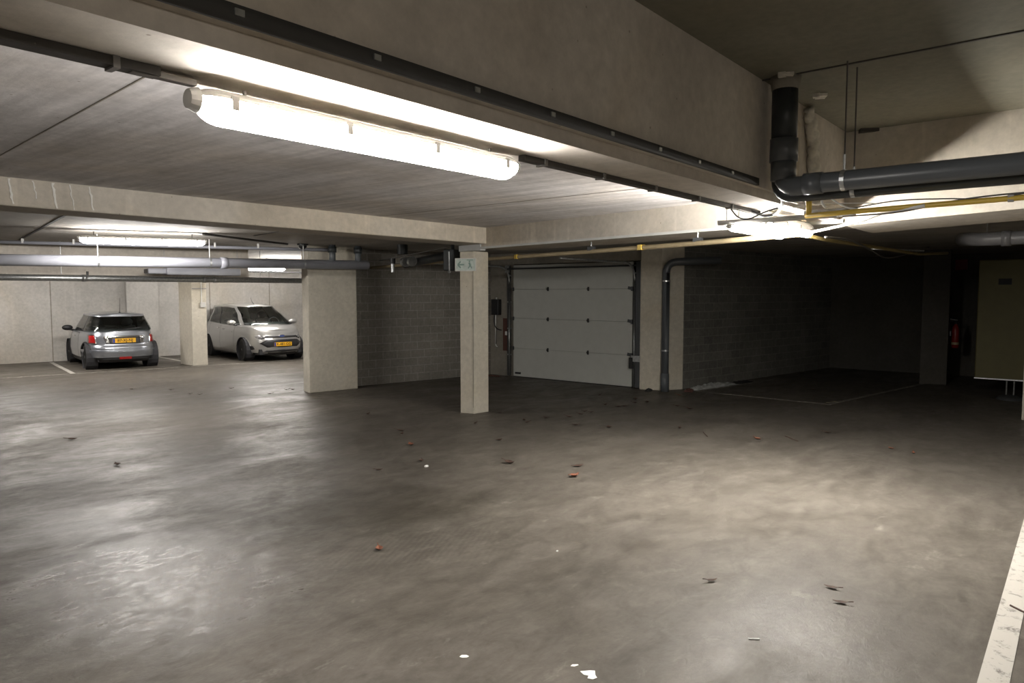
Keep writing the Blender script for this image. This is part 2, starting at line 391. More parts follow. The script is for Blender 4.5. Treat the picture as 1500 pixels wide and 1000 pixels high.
# third beam (downstand) over the far aisle
p3 = (3.95, 14.6)
struct(MB().prism([L1(p3, -8.2), L1(p3, 4.22), L1(p3, 4.22, .4), L1(p3, -8.2, .4)], 2.14, ZL+.1), 'beam', 'concrete_beam', 'shaded downstand beam behind the grey drain pipe', 'beam')
# lime runs
for k, (x, wd, z0) in enumerate(((2.03, .020, 2.66), (2.21, .014, 2.72), (2.36, .024, 2.65), (2.50, .014, 2.65), (2.66, .020, 2.66))):
    rnd = random.Random(k); pl = []; pr_ = []
    for i in range(9):
        z = 2.87-(2.87-z0)*i/8; o_ = rnd.uniform(-.006, .006); h_ = wd/2*rnd.uniform(.5, 1.1)*(1 if i < 7 else .6)
        pl.append((x+o_-h_+i*.003, z)); pr_.append((x+o_+h_+i*.003, z))
    m = MB(); pts = pl+pr_[::-1]
    f_ = [(px, 7.1965, pz) for px, pz in pts]
    for i in range(8): m._add([(pl[i][0], 7.1965, pl[i][1]), (pr_[i][0], 7.1965, pr_[i][1]), (pr_[i+1][0], 7.1965, pr_[i+1][1]), (pl[i+1][0], 7.1965, pl[i+1][1])], [[0, 1, 2, 3]])
    bmesh.ops.remove_doubles(m.b, verts=m.b.verts, dist=1e-5)
    tag(m.build('lime_run', 'lime_white', thick=.003), 'whitish lime run down the shallow beam at far left', 'stain', 'lime runs on the shallow beam')
# dark joints in the slab ceilings
jm = MB()
jm.bar((4.12, 14.2, ZL-.002), (2.95, 8.2, ZL-.002), .035, .01)
j = tag(jm.build('trim_slab_joint', 'joint_dark'), 'dark slab joint in the far ceiling left of the far lamp', 'joint', kind='structure')
j = tag(MB().bar((6.15, 10.3, ZL-.002), (5.75, 8.3, ZL-.002), .03, .01).build('trim_slab_joint', 'joint_dark'), 'dark slab joint in the far ceiling right of the far lamp', 'joint', kind='structure')
j = tag(MB().bar((5.18, 1.95, ZH-.002), (5.18, -3.2, ZH-.002), .018, .01).build('trim_slab_joint', 'joint_dark'), 'dark joint line across the high ceiling at top right', 'joint', kind='structure')
for k, (x, a) in enumerate(((1.45, 0.), (6.0, -.25))):
    tag(MB().bar((x, 2.55, ZM-.002), (x+a+.3, 7.18, ZM-.001), .008, .004).build('trim_board_joint', 'concrete_dark'),
        'fine board joint across the middle ceiling', 'joint', 'board joints in the middle ceiling', 'structure')

# road markings, thin painted strips
def strip(a, b, wd, mat, label):
    return tag(MB().bar((*a, .0015), (*b, .0015), wd, .003).build('road_marking', mat), label, 'painted line', kind='structure')
strip((4.9, 19.03), (12.6, 17.50), .10, 'line_paint_worn', 'pale painted line along the front of the far parking bays')
strip((7.10, 22.3), (6.42, 18.75), .10, 'line_paint', 'white bay line left of the grey hatchback')
strip((9.78, 21.8), (9.48, 19.15), .10, 'line_paint', 'white bay line between hatchback and pillar')
strip((12.6, 21.2), (12.25, 18.9), .10, 'line_paint_worn', 'faint bay line right of the silver people carrier')
strip((12.96, 5.75), (12.86, 3.52), .07, 'line_paint_worn', 'faint painted line along the front of the dark bay')
strip((12.86, 3.57), (17.3, 2.83), .08, 'line_paint_worn', 'faint painted line running into the dark towards the dim pillar')
strip((12.96, 6.02), (15.8, 5.55), .06, 'line_paint_worn', 'faint painted line beside the dark block wall')
strip((13.02, 3.62), (13.3, 3.58), .07, 'line_paint_yellow', 'short yellowish mark at the corner of the dark bay')
strip((2.4, .315), (9.8, .41), .125, 'line_paint', 'broad white painted line at the lower right edge')

# ------------------------------------------------------------------ fluorescent lamps
def lamp(a, b, label, r=.055, hang=.03, group='fluorescent lamps under the beams', mat='lamp_glow', shade=False):
    a = Vector(a); b = Vector(b); x = (b-a).normalized(); L = (b-a).length
    t = thing('fluorescent_lamp', label, 'lamp', tuple(a), 0, group)
    side = Vector((0, 0, 1)).cross(x).normalized(); up = Vector((0, 0, 1))
    def section(mb, ks, w, h, z0, inset):
        pts = []
        n = 48
        for i in range(n+1):
            s_ = .5-.5*math.cos(PI*i/n); d_ = inset+(L-2*inset)*s_
            q = min(d_-inset, L-inset-d_)/.09
            k = 1 if q > 1 else math.sqrt(max(.06, 1-(1-q)**2))
            pts.append([a+x*d_+side*(math.cos(u)*w*k)+up*(z0+math.sin(u)*h*k) for u in ks])
        V = [[mb.b.verts.new(p) for p in ring] for ring in pts]
        m_ = len(ks)
        for i in range(n):
            for k in range(m_): mb.b.faces.new([V[i][k], V[i][(k+1) % m_], V[i+1][(k+1) % m_], V[i+1][k]])
        mb.b.faces.new(V[0][::-1]); mb.b.faces.new(V[-1])
        return mb
    o_ = .18 if shade else -.22
    full = [PI+o_+(PI-2*o_)*i/14 for i in range(15)]
    section(MB(), full, r, r*1.25, 0, .02).build('diffuser', mat, t, smooth=False)
    section(MB(), [(-.2 if shade else .12)+(PI+.4 if shade else PI-.24)*i/10 for i in range(11)], r*1.06, r*.72 if not shade else r*1.25, .006 if not shade else 0, 0.01).build('housing', 'lamp_housing', t)
    for d_, nm in ((.0, 'end_cap'), (L-.03, 'end_cap')):
        c0 = a+x*d_
        MB().tube([c0, c0+x*.03], [r*.55, r*.75] if d_ == 0 else [r*.75, r*.55], 14).build(nm, 'white_plastic', t)
    for k in (.08, .36, .64, .92):
        for sg in (-1, 1):
            c0 = a+x*(L*k)+side*sg*r*1.04
            MB().box(c0+up*.0, (.025, .006, .045), math.atan2(x.y, x.x)).build('clip', 'steel_tray', t)
    for k in (.12, .88):
        c0 = a+x*(L*k)
        MB().tube([c0+up*r*.45, c0+up*(r*.45+hang)], .008, 6).build('hanger', 'steel_tray', t)
    return t
lamp((1.15, 2.3, 2.525), (2.82, 2.3, 2.525), 'long bright fluorescent lamp under the deep beam at top left', .056, .04)
lamp((3.95, 11.18, 2.67), (5.45, 10.43, 2.67), 'bright fluorescent lamp on the far ceiling above the grey drain pipe', .055, .085)
lamp((6.02, 2.24, 2.505), (7.30, 2.24, 2.505), 'bright fluorescent lamp nearest the yellow pipes at the beam end', .055, .05, mat='lamp_glow_end', shade=True)
lamp((5.60, 2.36, 2.44), (6.9, 2.36, 2.44), 'slim fluorescent lamp hung left of the beam-end lamp', .03, .03, mat='lamp_glow_slim')
# lamps of the far bays, hidden above by the third beam
lamp((5.9, 16.9, 2.66), (7.35, 16.6, 2.66), 'fluorescent lamp over the aisle in front of the grey hatchback', .055, .1, mat='lamp_glow_far')
lamp((4.6, 19.6, 2.66), (6.05, 19.3, 2.66), 'added unseen fluorescent lamp over the bay left of the grey hatchback', .055, .1, mat='lamp_glow_far')  # extra unseen lamp, added to brighten the back wall
lamp((9.75, 16.1, 2.66), (11.2, 15.8, 2.66), 'fluorescent lamp over the aisle in front of the silver people carrier', .055, .1, mat='lamp_glow_far')
lamp((10.7, 18.9, 2.62), (12.1, 18.6, 2.62), 'fluorescent lamp right above the silver people carrier', .055, .1, mat='lamp_glow_far')
lamp((-2.0, -2.6, 3.0), (-.4, -2.6, 3.0), 'added unseen fluorescent lamp hung from the high ceiling on the near side', .055, .36, mat='lamp_glow_fill')  # unseen lamp behind the camera, added to light the deep beam's near face

# ------------------------------------------------------------------ cable tray and conduit on the deep beam
t = thing('cable_tray', 'dark cable tray under the deep beam feeding the near lamp', 'cable tray', (X0, 2.3, 2.56))
m = MB().bar((X0, 2.31, 2.585), (1.06, 2.31, 2.585), .055, .028); m.build('channel', 'tray_dark', t)
m = MB().bar((2.88, 2.31, 2.585), (6.1, 2.31, 2.585), .045, .028); m.build('channel', 'tray_dark', t)
MB().bar((.98, 2.31, 2.578), (1.18, 2.31, 2.578), .03, .018).build('channel', 'steel_tray', t)
for x in (.93, 3.05, 3.62, 4.25, 4.9, 5.5):
    MB().box((x, 2.31, 2.582), (.02, .064, .036)).build('clamp', 'steel_tray', t)
t = thing('wall_conduit', 'dark grey conduit clipped along the lower edge of the deep beam', 'conduit', (X0, 1.93, 2.67))
MB().bar((X0, 1.938, 2.690), (5.1, 1.938, 2.690), .024, .05).build('tube', 'duct_matte', t, smooth=True)
for k in range(9):
    x = .62+k*.5
    MB().box((x, 1.924, 2.692), (.03, .008, .02)).build('clip', 'galvanised', t)

# ------------------------------------------------------------------ upper right pipes
t = thing('soil_pipe', 'thick black vertical pipe in the corner at the end of the deep beam', 'pipe', (5.22, 1.83, 2.62))
MB().tube([(5.22, 1.80, 2.98), (5.22, 1.80, 3.33)], .088, 20).build('upper_pipe', 'pvc_dark', t, smooth=True)
MB().tube([(5.22, 1.80, 2.83), (5.22, 1.80, 2.99)], .096, 20).build('socket', 'pvc_grey', t, smooth=True)
MB().tube([(5.22, 1.80, 2.70), (5.22, 1.80, 2.84)], .086, 20).build('lower_pipe', 'pvc_grey', t, smooth=True)
MB().tube([(5.22, 1.80, 3.33), (5.22, 1.80, 3.42)], [.092, .105], 14).build('collar', 'concrete_dark', t, smooth=True)
t = thing('drain_pipe', 'thick dark grey drain pipe crossing below the high ceiling at right', 'pipe', (5.2, 1.7, 2.6))
MB().tube(arc((5.22, 1.80, 2.76), (5.22, 1.80, 2.655), (5.17, 1.68, 2.645))+[(5.12, 1.5, 2.645), (5.12, -3.1, 2.66)], .066, 20).build('pipe', 'pvc_grey', t, smooth=True)
MB().tube([(5.12, 1.62, 2.645), (5.12, 1.50, 2.645)], .074, 20).build('socket', 'pvc_grey', t, smooth=True)
t2 = thing('drain_pipe', 'slimmer dark drain pipe running behind the thick one at right', 'pipe', (5.3, 1.75, 2.58))
MB().tube([(5.30, 1.86, 3.0), (5.30, 1.86, 2.72)]+arc((5.30, 1.86, 2.72), (5.30, 1.86, 2.60), (5.30, 1.74, 2.60))+[(5.30, -3.1, 2.61)], .05, 16).build('pipe', 'pvc_dark', t2, smooth=True)
MB().tube([(5.30, 1.86, 3.0), (5.30, 1.86, 3.41)], .045, 16).build('riser', 'pvc_dark', t2, smooth=True)
for (x, y, z, r, p) in ((5.12, 1.365, 2.647, .070, t), (5.30, 1.35, 2.604, .054, t2)):
    m = MB(); m.tube([(x, y-.014, z), (x, y+.014, z)], r, 18); h = m.build('clamp', 'galvanised', p)
    MB().tube([(x, y, z+r), (x, y, z+r+.10)], .009, 8).build('rod_nut', 'galvanised', h)
    MB().tube([(x, y, z+r+.09), (x, y, ZH)], .005, 6).build('threaded_rod', 'tray_dark', h)
# torn foam and board in the corner
def lumpy(path, r, seed, n=9, amp=.5):
    rnd = random.Random(seed); m = MB(); pts = []; rs = []
    P = [Vector(p) for p in path]
    for i in range(len(P)-1):
        for k in range(8):
            q = P[i].lerp(P[i+1], k/8)+Vector((rnd.uniform(-1, 1), rnd.uniform(-.4, .4), 0))*r*.35
            pts.append(q); rs.append(r*(1-amp/2+amp*rnd.random()))
    m.tube(pts, rs, n); return m
tag(lumpy([(6.08, 1.90, 3.38), (6.18, 1.90, 3.2), (6.22, 1.90, 3.0), (6.26, 1.90, 2.68)], .045, 3).build('expanding_foam', 'foam', smooth=True), 'ragged pale strip of expanding foam on the corner wall beside the pipes', 'foam')
m = MB().prism([(5.72, 1.935), (5.98, 1.935), (5.98, 1.95), (5.72, 1.95)], [2.62, 2.62, 2.62, 2.62], [3.36, 3.25, 3.25, 3.36])
tag(m.build('wall_board', 'plaster_board'), 'tall beige board leaning on the corner wall behind the pipes', 'board')
for (x, y, l) in ((5.14, 1.76, 'small torn white tape scrap on the high ceiling beside the black pipe'), (5.84, 1.74, 'small torn white tape scrap on the high ceiling right of the foam')):
    m = MB(); m.box((x, y, ZH-.012), (.10, .07, .02), .5); m.box((x-.05, y+.02, ZH-.016), (.04, .05, .03), .2)
    tag(m.build('tape_scrap', 'foam'), l, 'tape')
tag(MB().prism([(7.25, 1.80), (7.33, 1.66), (7.345, 1.72), (7.33, 1.84)], ZH-.03, ZH).build('dark_chip', 'joint_dark'), 'small dark chip at the edge of the high ceiling near the rods', 'chip')

# ------------------------------------------------------------------ yellow pipes and suspended tray at the beam end
t = thing('suspended_tray', 'grey suspended rail crossing under the beam end above the bright lamps', 'rail', (5.68, 2.5, 2.48))
MB().tube([(5.66, 2.47, 2.475), (5.66, 1.55, 2.475)], .020, 10).build('rail', 'lamp_housing', t, smooth=True)
MB().box((5.72, 1.62, 2.50), (.12, .34, .05)).build('box', 'steel_tray', t)
for y in (2.40, 2.30): MB().tube([(5.66, y, 2.49), (5.66, y, 2.60)], .004, 6).build('hanger', 'galvanised', t)
t = thing('gas_pipe', 'bright yellow pipe along the right under the grey drain pipes', 'pipe', (5.3, 1.6, 2.45))
MB().tube([(5.36, 1.68, 2.455), (5.28, 1.3, 2.455), (5.22, .95, 2.455), (5.18, .38, 2.46), (5.0, -3.1, 2.46)], .017, 12).build('pipe', 'gas_yellow', t, smooth=True)
MB().tube([(5.36, 1.66, 2.46), (5.36, 1.66, 2.58)], .02, 12).build('riser', 'gas_yellow', t, smooth=True)
MB().box((5.185, .45, 2.462), (.03, .03, .045)).build('clamp', 'steel_tray', t)
t = thing('gas_pipe', 'dusty yellow pipe crossing from the block wall under the cross beam', 'pipe', (9.5, 11.5, 2.42))
MB().tube([(9.5, 11.55, 2.418), (9.3, 9.18, 2.47), (9.03, 7.95, 2.47), (8.30, 5.4, 2.47), (7.62, 3.3, 2.47), (7.12, 2.30, 2.47)], .028, 12).build('pipe', 'gas_pipe_dusty', t, smooth=True)
for p in ((8.32, 5.45), (7.74, 3.62)):
    h = MB().box((p[0], p[1], 2.51), (.06, .10, .05)).build('bracket', 'dark_metal', t)
    MB().tube([(*p, 2.52), (*p, 2.6)], .008, 6).build('rod', 'galvanised', h)
for p in ((8.80, 7.15), (8.0, 4.5)):
    MB().box((*p, 2.472), (.075, .06, .064), -.25).build('sleeve', 'gas_yellow', t)
t = thing('gas_pipe', 'dim yellow pipe running away into the unlit bay', 'pipe', (7.3, 2.26, 2.47))
MB().tube([(7.12, 2.28, 2.47), (7.8, 2.24, 2.45), (9.5, 2.18, 2.46), (11.9, 2.12, 2.47), (12.9, 1.9, 2.52)], .020, 10).build('pipe', 'gas_pipe_shaded', t, smooth=True)
def cable(pts, r, mat, label):
    P = [Vector(p) for p in pts]; out = []
    for i in range(len(P)-1):
        p0 = P[max(i-1, 0)]; p1 = P[i]; p2 = P[i+1]; p3_ = P[min(i+2, len(P)-1)]
        for k in range(6):
            u = k/6
            out.append(.5*((2*p1)+(-p0+p2)*u+(2*p0-5*p1+4*p2-p3_)*u*u+(-p0+3*p1-3*p2+p3_)*u**3))
    out.append(P[-1])
    return tag(MB().tube(out, r, 6).build('cable', mat, smooth=True), label, 'cable')
cable([(5.9, 2.30, 2.585), (5.96, 2.20, 2.54), (5.98, 2.12, 2.555), (5.72, 1.98, 2.57), (5.5, 1.90, 2.60), (5.42, 1.86, 2.66)], .012, 'cable_black', 'black cable bundle looping up from the tray end to the pipes')
cable([(5.55, 2.33, 2.585), (5.55, 2.26, 2.50), (5.58, 2.18, 2.485), (5.62, 2.08, 2.53), (5.7, 2.0, 2.565)], .006, 'cable_black', 'thin black cable sagging between tray end and grey rail')
cable([(5.40, 1.82, 2.62), (5.40, 1.74, 2.61), (5.42, 1.68, 2.59)], .010, 'cable_white', 'short white cable bent under the thick drain pipe')
cable([(5.45, 1.72, 2.60), (5.48, 1.70, 2.52), (5.5, 1.70, 2.50)], .007, 'cable_white', 'short white cable dropping beside the yellow riser')
cable([(5.34, 1.57, 2.59), (5.34, 1.56, 2.53), (5.35, 1.54, 2.50)], .009, 'cable_white', 'white cable hanging right of the yellow riser')
cable([(5.3, 1.53, 2.59), (5.3, 1.46, 2.53), (5.3, 1.38, 2.485), (5.3, 1.32, 2.47)], .006, 'cable_white', 'thin white cable slanting down onto the yellow pipe')
cable([(6.9, 2.2, 2.44), (6.4, 1.9, 2.43), (5.7, 1.42, 2.42), (5.3, 1.14, 2.44), (5.2, .9, 2.452)], .012, 'cable_white', 'white cable rising from the bright lamp to the yellow pipe')
cable([(5.32, 1.42, 2.43), (5.25, 1.1, 2.425), (5.22, .9, 2.445), (5.2, .7, 2.475), (5.17, .45, 2.485), (5.1, .1, 2.48)], .005, 'tray_dark', 'thin grey wire sagging below the bright yellow pipe')
cable([(5.34, 1.45, 2.47), (5.24, 1.1, 2.50), (5.2, .8, 2.488), (5.19, .55, 2.468), (5.15, .3, 2.488), (5.1, 0, 2.488)], .004, 'tray_dark', 'thin grey wire lying over the bright yellow pipe')
cable([(5.5, 1.9, 2.53), (5.4, 1.6, 2.535), (5.3, 1.3, 2.51), (5.25, 1.18, 2.49)], .003, 'cable_white', 'hair-thin pale wire stretched above the yellow pipe start')
cable([(7.3, 2.1, 2.44), (8.1, 2.1, 2.46), (9.4, 2.2, 2.43), (10.6, 2.3, 2.38), (11.3, 2.25, 2.42), (12.6, 2.1, 2.6)], .010, 'tray_dark', 'loose dark cable trailing beside the dim yellow pipe')
tag(MB().tube([(11.0, 2.55, 2.52), (11.6, 2.0, 2.5)], .012, 8).build('bare_tube', 'galvanised', smooth=True), 'short bright metal tube at the far end of the dim yellow pipe', 'tube')
t = thing('drain_pipe', 'light grey drain pipe with rounded elbow under the dark ceiling at right', 'pipe', (10.9, 1.2, 2.58))
MB().tube([(11.3, 1.5, 2.62)]+arc((11.0, 1.36, 2.60), (10.93, 1.30, 2.585), (10.9, 1.18, 2.585))+[(10.88, -3.1, 2.60)], .085, 18).build('pipe', 'pvc_mid', t, smooth=True)
MB().tube([(10.9, 1.02, 2.585), (10.9, .92, 2.585)], .097, 18).build('socket', 'pvc_mid', t, smooth=True)
for y in (1.18, .72): MB().tube([(10.9, y, 2.66), (10.9, y, ZL)], .006, 6).build('rod', 'galvanised', t)

# ------------------------------------------------------------------ far bay pipes
t = thing('drain_pipe', 'long light grey drain pipe hung below the far lamp', 'pipe', (3.3, 12.1, 2.37))
pa, pb = Vector((-.5, 12.85, 2.325)), Vector((9.0, 11.05, 2.445))
MB().tube([pa, pb], .085, 20).build('pipe', 'pvc_light', t, smooth=True)
def along(p): 
    u = (p-pa.x)/(pb.x-pa.x); return pa.lerp(pb, u)
for x in (6.32,): MB().tube([along(x-.05), along(x+.06)], .096, 20).build('socket', 'pvc_light', t, smooth=True)
for x in (4.48, 6.1, 7.72):
    q = along(x)
    h = MB().tube([q-(pb-pa).normalized()*.015, q+(pb-pa).normalized()*.015], .09, 18).build('clamp', 'galvanised', t)
    MB().tube([q+Vector((0, 0, .085)), Vector((q.x, q.y, ZL))], .008, 6).build('rod', 'white_plastic', h)
for x in (8.28, 8.80):
    q = along(x)
    h = MB().tube([q, Vector((q.x, q.y, 2.60)), Vector((q.x, q.y, ZL))], .06, 14).build('branch', 'pvc_grey', t, smooth=True)
    MB().tube([Vector((q.x, q.y, 2.66)), Vector((q.x, q.y, 2.77))], .08, 14).build('socket', 'pvc_dark', h, smooth=True)
t = thing('water_pipe', 'slim metal sprinkler pipe crossing in front of the shaded beam', 'pipe', (3.9, 14.3, 2.14))
wa, wb = Vector((-.2, 14.90, 2.165)), Vector((9.5, 12.99, 2.165))
MB().tube([wa, wb], .055, 16).build('pipe', 'galvanised', t, smooth=True)
for u in (.535, .74, .76): 
    q = wa.lerp(wb, u); dd = (wb-wa).normalized()
    MB().tube([q-dd*.04, q+dd*.04], .062, 14).build('coupling', 'galvanised', t, smooth=True)
for u in (.3, .5, .85):
    q = wa.lerp(wb, u); MB().tube([q, Vector((q.x, q.y, ZL))], .006, 6).build('rod', 'galvanised', t)
MB().tube([wa.lerp(wb, .54)+Vector((0, 0, .04)), wa.lerp(wb, .54)+Vector((0, 0, .12))], .02, 8).build('valve', 'black_plastic', t)
t = thing('conduit_run', 'thin grey conduit fixed to the far ceiling edge behind the lamp', 'conduit', (3.8, 14.2, 2.74))
ca, cb = Vector((2.0, 14.87, 2.735)), Vector((8.35, 11.30, 2.715))
MB().tube([ca, cb], .030, 8).build('tube', 'pvc_light', t, smooth=True)
for k in range(8):
    q = ca.lerp(cb, .22+.1*k); MB().box((q.x, q.y, 2.76), (.03, .07, .085), -.45).build('clip', 'white_plastic', t)
MB().tube([(5.35, 10.35, 2.775), (7.4, 11.3, 2.775)], .018, 8).build('branch_tube', 'tray_dark', t, smooth=True)
t = thing('dome_camera', 'small black dome camera on the far ceiling', 'camera', (7.75, 11.35, 2.8))
MB().tube([(7.75, 11.35, 2.8), (7.75, 11.35, 2.775)], .10, 16).build('base', 'black_plastic', t)
MB().ball((7.75, 11.35, 2.77), (.075, .075, -.07), 14, 6, 0.).build('dome', 'black_plastic', t, smooth=True)
t = thing('ventilation_unit', 'flat light grey jet fan box hung below the grey drain pipe', 'fan', (7.0, 14.0, 2.3))
u0, u1 = Vector((6.15, 13.35, 2.30)), Vector((7.42, 13.05, 2.30))
MB().bar(u0, u1, .42, .13).build('casing', 'pvc_light', t, bevel=.01)
MB().bar(u0-Vector((.30, -.07, 0)), u0, .38, .10).build('nozzle', 'pvc_light', t, bevel=.02)
MB().bar(u0-Vector((.305, -.07, .0)), u0-Vector((.29, -.067, 0)), .3, .07).build('grille', 'black_plastic', t)
for q in (u0, u1): MB().tube([q+Vector((0, 0, .06)), Vector((q.x, q.y, ZL))], .006, 6).build('rod', 'galvanised', t)
# cable racks over the far right bay
for k, (x, y) in enumerate(((9.9, 16.9), (11.0, 16.6))):
    t = thing('cable_rack', ('dark wire cable rack under the far ceiling left of the next one', 'dark wire cable rack under the far ceiling nearest the wide pier')[k], 'cable rack', (x, y, 2.45), 0, 'cable racks over the people carrier bay')
    m = MB()
    for s_ in (-.15, .15): m.tube([(x-.55, y+s_+.1, 2.45), (x+.55, y+s_-.1, 2.45)], .012, 6)
    for i in range(8): m.tube([(x-.5+i*.143, y-.15+.09-i*.026, 2.45), (x-.5+i*.143, y+.15+.09-i*.026, 2.45)], .009, 6)
    m.build('rack', 'black_plastic', t)
    for s_ in (-.45, .45): MB().tube([(x+s_, y, 2.45), (x+s_, y, ZL)], .006, 6).build('rod', 'galvanised', t)
t = thing('trunking', 'yellowish cable trunking seen above the silver people carrier', 'trunking', (10.4, 17.75, 2.28))
MB().bar((10.4, 17.75, 2.28), (12.0, 17.4, 2.28), .09, .06).build('channel', 'gas_pipe_dusty', t)
for x, y in ((10.6, 17.706), (11.8, 17.444)): MB().tube([(x, y, 2.3), (x, y, ZL)], .006, 6).build('rod', 'galvanised', t)
t = thing('socket_box', 'small grey socket box with conduit on the far pillar', 'socket', (9.3, 18.25, 1.6))
MB().box((9.37, 18.235, 1.60), (.13, .07, .13), -.16).build('box', 'lamp_housing', t, bevel=.01)
MB().tube([(9.35, 18.262, 1.66), (9.35, 18.262, 2.2)], .012, 8).build('conduit', 'white_plastic', t)
MB().bar((9.12, 18.30, 2.02), (9.48, 18.24, 2.02), .02, .025).build('strap', 'steel_tray', t)

# ------------------------------------------------------------------ fittings near the slim pillar
t = thing('exit_sign', 'pale green rectangular escape route sign with arrow on the slim pillar', 'sign', (8.2, 7.7, 2.25))
S0 = Vector((8.17, 7.88, 0)); S1 = Vector((8.28, 7.55, 0)); sd = (S1-S0).normalized(); sn = Vector((sd.y, -sd.x, 0))
sn = -sn if sn.x > 0 else sn
def sgn(u, z, o=0): q = S0+sd*u+sn*o; return Vector((q.x, q.y, z))
m = MB(); m.bar(sgn(.0, 2.345, .012), sgn(.35, 2.345, .012), .012, .19); m.build('plate', 'sign_plate', t)
m = MB()
for a, b in (((.0, 2.44), (.35, 2.44)), ((.0, 2.25), (.35, 2.25))): m.bar(sgn(a[0], a[1], .014), sgn(b[0], b[1], .014), .016, .012)
for u in (.003, .347): m.box(sgn(u, 2.345, .014), (.012, .016, .19), math.atan2(sd.y, sd.x))
m.build('rim', 'white_plastic', t)
m = MB()
def stroke(mb, a, b, wd=.022): mb.bar(sgn(a[0], a[1], .0205), sgn(b[0], b[1], .0205), .003, wd)
stroke(m, (.045, 2.345), (.155, 2.345)); stroke(m, (.045, 2.345), (.095, 2.395)); stroke(m, (.045, 2.345), (.095, 2.295))
m.build('arrow', 'sign_green', t)
m = MB(); stroke(m, (.20, 2.42), (.20, 2.27), .012); stroke(m, (.31, 2.42), (.31, 2.27), .03); stroke(m, (.20, 2.415), (.31, 2.415), .012)
stroke(m, (.24, 2.375), (.26, 2.33), .03); stroke(m, (.26, 2.33), (.285, 2.285), .018); stroke(m, (.255, 2.335), (.225, 2.285), .018)
m.ball(sgn(.245, 2.395, .021), (.012, .012, .012), 8, 6)
m.build('running_figure', 'sign_green', t)
tag(MB().box((8.255, 7.59, 1.2), (.006, .006, 2.2)).build('trim_pillar_joint', 'concrete_dark'), 'hairline joint down the corner of the slim pillar', 'joint', kind='structure')
# dark valve assemblies on the ceiling between pier and slim pillar
t = thing('valve_assembly', 'dark hanging pipe valve with steel coupling before the block wall', 'valve', (9.0, 10.4, 2.4))
MB().tube([(9.05, 10.1, 2.8), (9.05, 10.1, 2.62)], .10, 14).build('ceiling_mount', 'pvc_dark', t)
MB().tube([(9.35, 10.35, 2.45), (8.9, 9.0, 2.53), (8.7, 8.2, 2.56)], .075, 14).build('body', 'pvc_dark', t, smooth=True)
MB().tube([(9.0, 10.0, 2.475), (8.97, 9.9, 2.475)], .09, 14).build('coupling', 'galvanised', t)
MB().tube([(8.94, 9.75, 2.48), (8.92, 9.68, 2.48)], .09, 14).build('coupling', 'galvanised', t)
MB().tube([(9.16, 10.5, 2.50), (9.16, 10.5, 2.30)], .035, 10).build('nozzle', 'galvanised', t)
MB().tube([(9.16, 10.5, 2.56), (9.16, 10.5, 2.46)], .05, 10).build('nozzle_cap', 'black_plastic', t)
t = thing('hanging_box', 'dark hanging pipe bracket box beside the exit sign', 'bracket', (8.25, 8.05, 2.4))
MB().box((8.33, 8.12, 2.43), (.22, .20, .34), .2).build('box', 'pvc_dark', t, bevel=.02)
MB().tube([(8.20, 8.06, 2.56), (8.20, 8.05, 2.25)], .012, 8).build('rod', 'galvanised', t)
for q in ((8.20, 8.05, 2.24), (8.26, 8.12, 2.24)): MB().ball(q, .022, 8, 6).build('nut', 'galvanised', t)
MB().tube([(8.35, 8.12, 2.55), (8.35, 8.12, 2.8)], .03, 8).build('hanger', 'pvc_dark', t)
tag(MB().bar((9.6, 11.4, 2.56), (8.55, 8.4, 2.66), .05, .012).build('ceiling_rail', 'steel_tray'), 'thin grey rail under the ceiling above the dark valve', 'rail')

# ------------------------------------------------------------------ sectional door
DX = 12.62
t = thing('sectional_door', 'closed white sectional garage door with hinges and side tracks', 'garage door', (DX, 8.8, 0))
zs = [.015, .655, 1.33, 1.99, 2.53]
for z0, z1 in zip(zs, zs[1:]):
    p = MB().box((DX+.02, 8.82, (z0+z1)/2), (.04, 3.08, z1-z0-.003)).build('door_panel', 'door_panel', t, bevel=.004)
    if z0 > .1:
        for y in (9.38, 8.33):
            MB().box((DX-.008, y, z0+.0), (.016, .035, .085)).box((DX-.02, y, z0), (.014, .05, .04)).build('hinge', 'black_plastic', p)
        MB().bar((DX-.02, 7.27, z0), (DX-.02, 7.37, z0+.02), .02, .06).box((DX-.03, 7.27, z0), (.04, .04, .09)).build('roller_hinge', 'dark_metal', p)
        MB().box((DX-.02, 10.35, z0), (.03, .03, .08)).build('roller_hinge', 'dark_metal', p)
MB().box((DX+.02, 8.82, .012), (.03, 3.08, .024)).build('bottom_seal', 'black_rubber', t)
MB().box((DX-.01, 10.22, .09), (.03, .15, .04)).build('bottom_bracket', 'black_plastic', t)
def track(y, sgnn):
    pts = [(DX-.05, y, 0.02), (DX-.05, y, 2.1)]+arc((DX-.05, y, 2.1), (DX-.05, y, 2.5), (DX-.45, y, 2.5), 8)+[(DX-2.6, y, 2.5)]
    tr = MB().tube(pts, .022, 8).build('track', 'galvanised', t, smooth=True)
    MB().box((DX+.0, y-.05*sgnn*-1, 1.27), (.03, .09, 2.5)).build('track_angle', 'dark_metal', tr)
    for z in (.5, 1.1, 1.7, 2.3): MB().box((DX-.02, y+.02*sgnn, z), (.06, .08, .03)).build('track_bracket', 'galvanised', tr)
track(10.44, 1)
track(7.20, -1)
MB().box((DX-.03, 7.11, 1.27), (.10, .10, 2.5)).build('side_post', 'dark_metal', t)
MB().box((DX-.06, 7.045, 1.27), (.05, .016, 2.52)).build('post_edge', 'white_plastic', t)
m = MB(); m.tube([(DX-.09, 7.24, .40), (DX-.09, 7.24, .62)], .05, 10); m.build('cable_drum', 'black_rubber', t)
MB().box((DX-.09, 7.13, .60), (.04, .22, .12)).build('lock_plate', 'galvanised', t)
MB().tube([(DX-.05, 10.5, 2.45), (DX-.05, 7.1, 2.45)], .018, 8).build('spring_shaft', 'dark_metal', t)
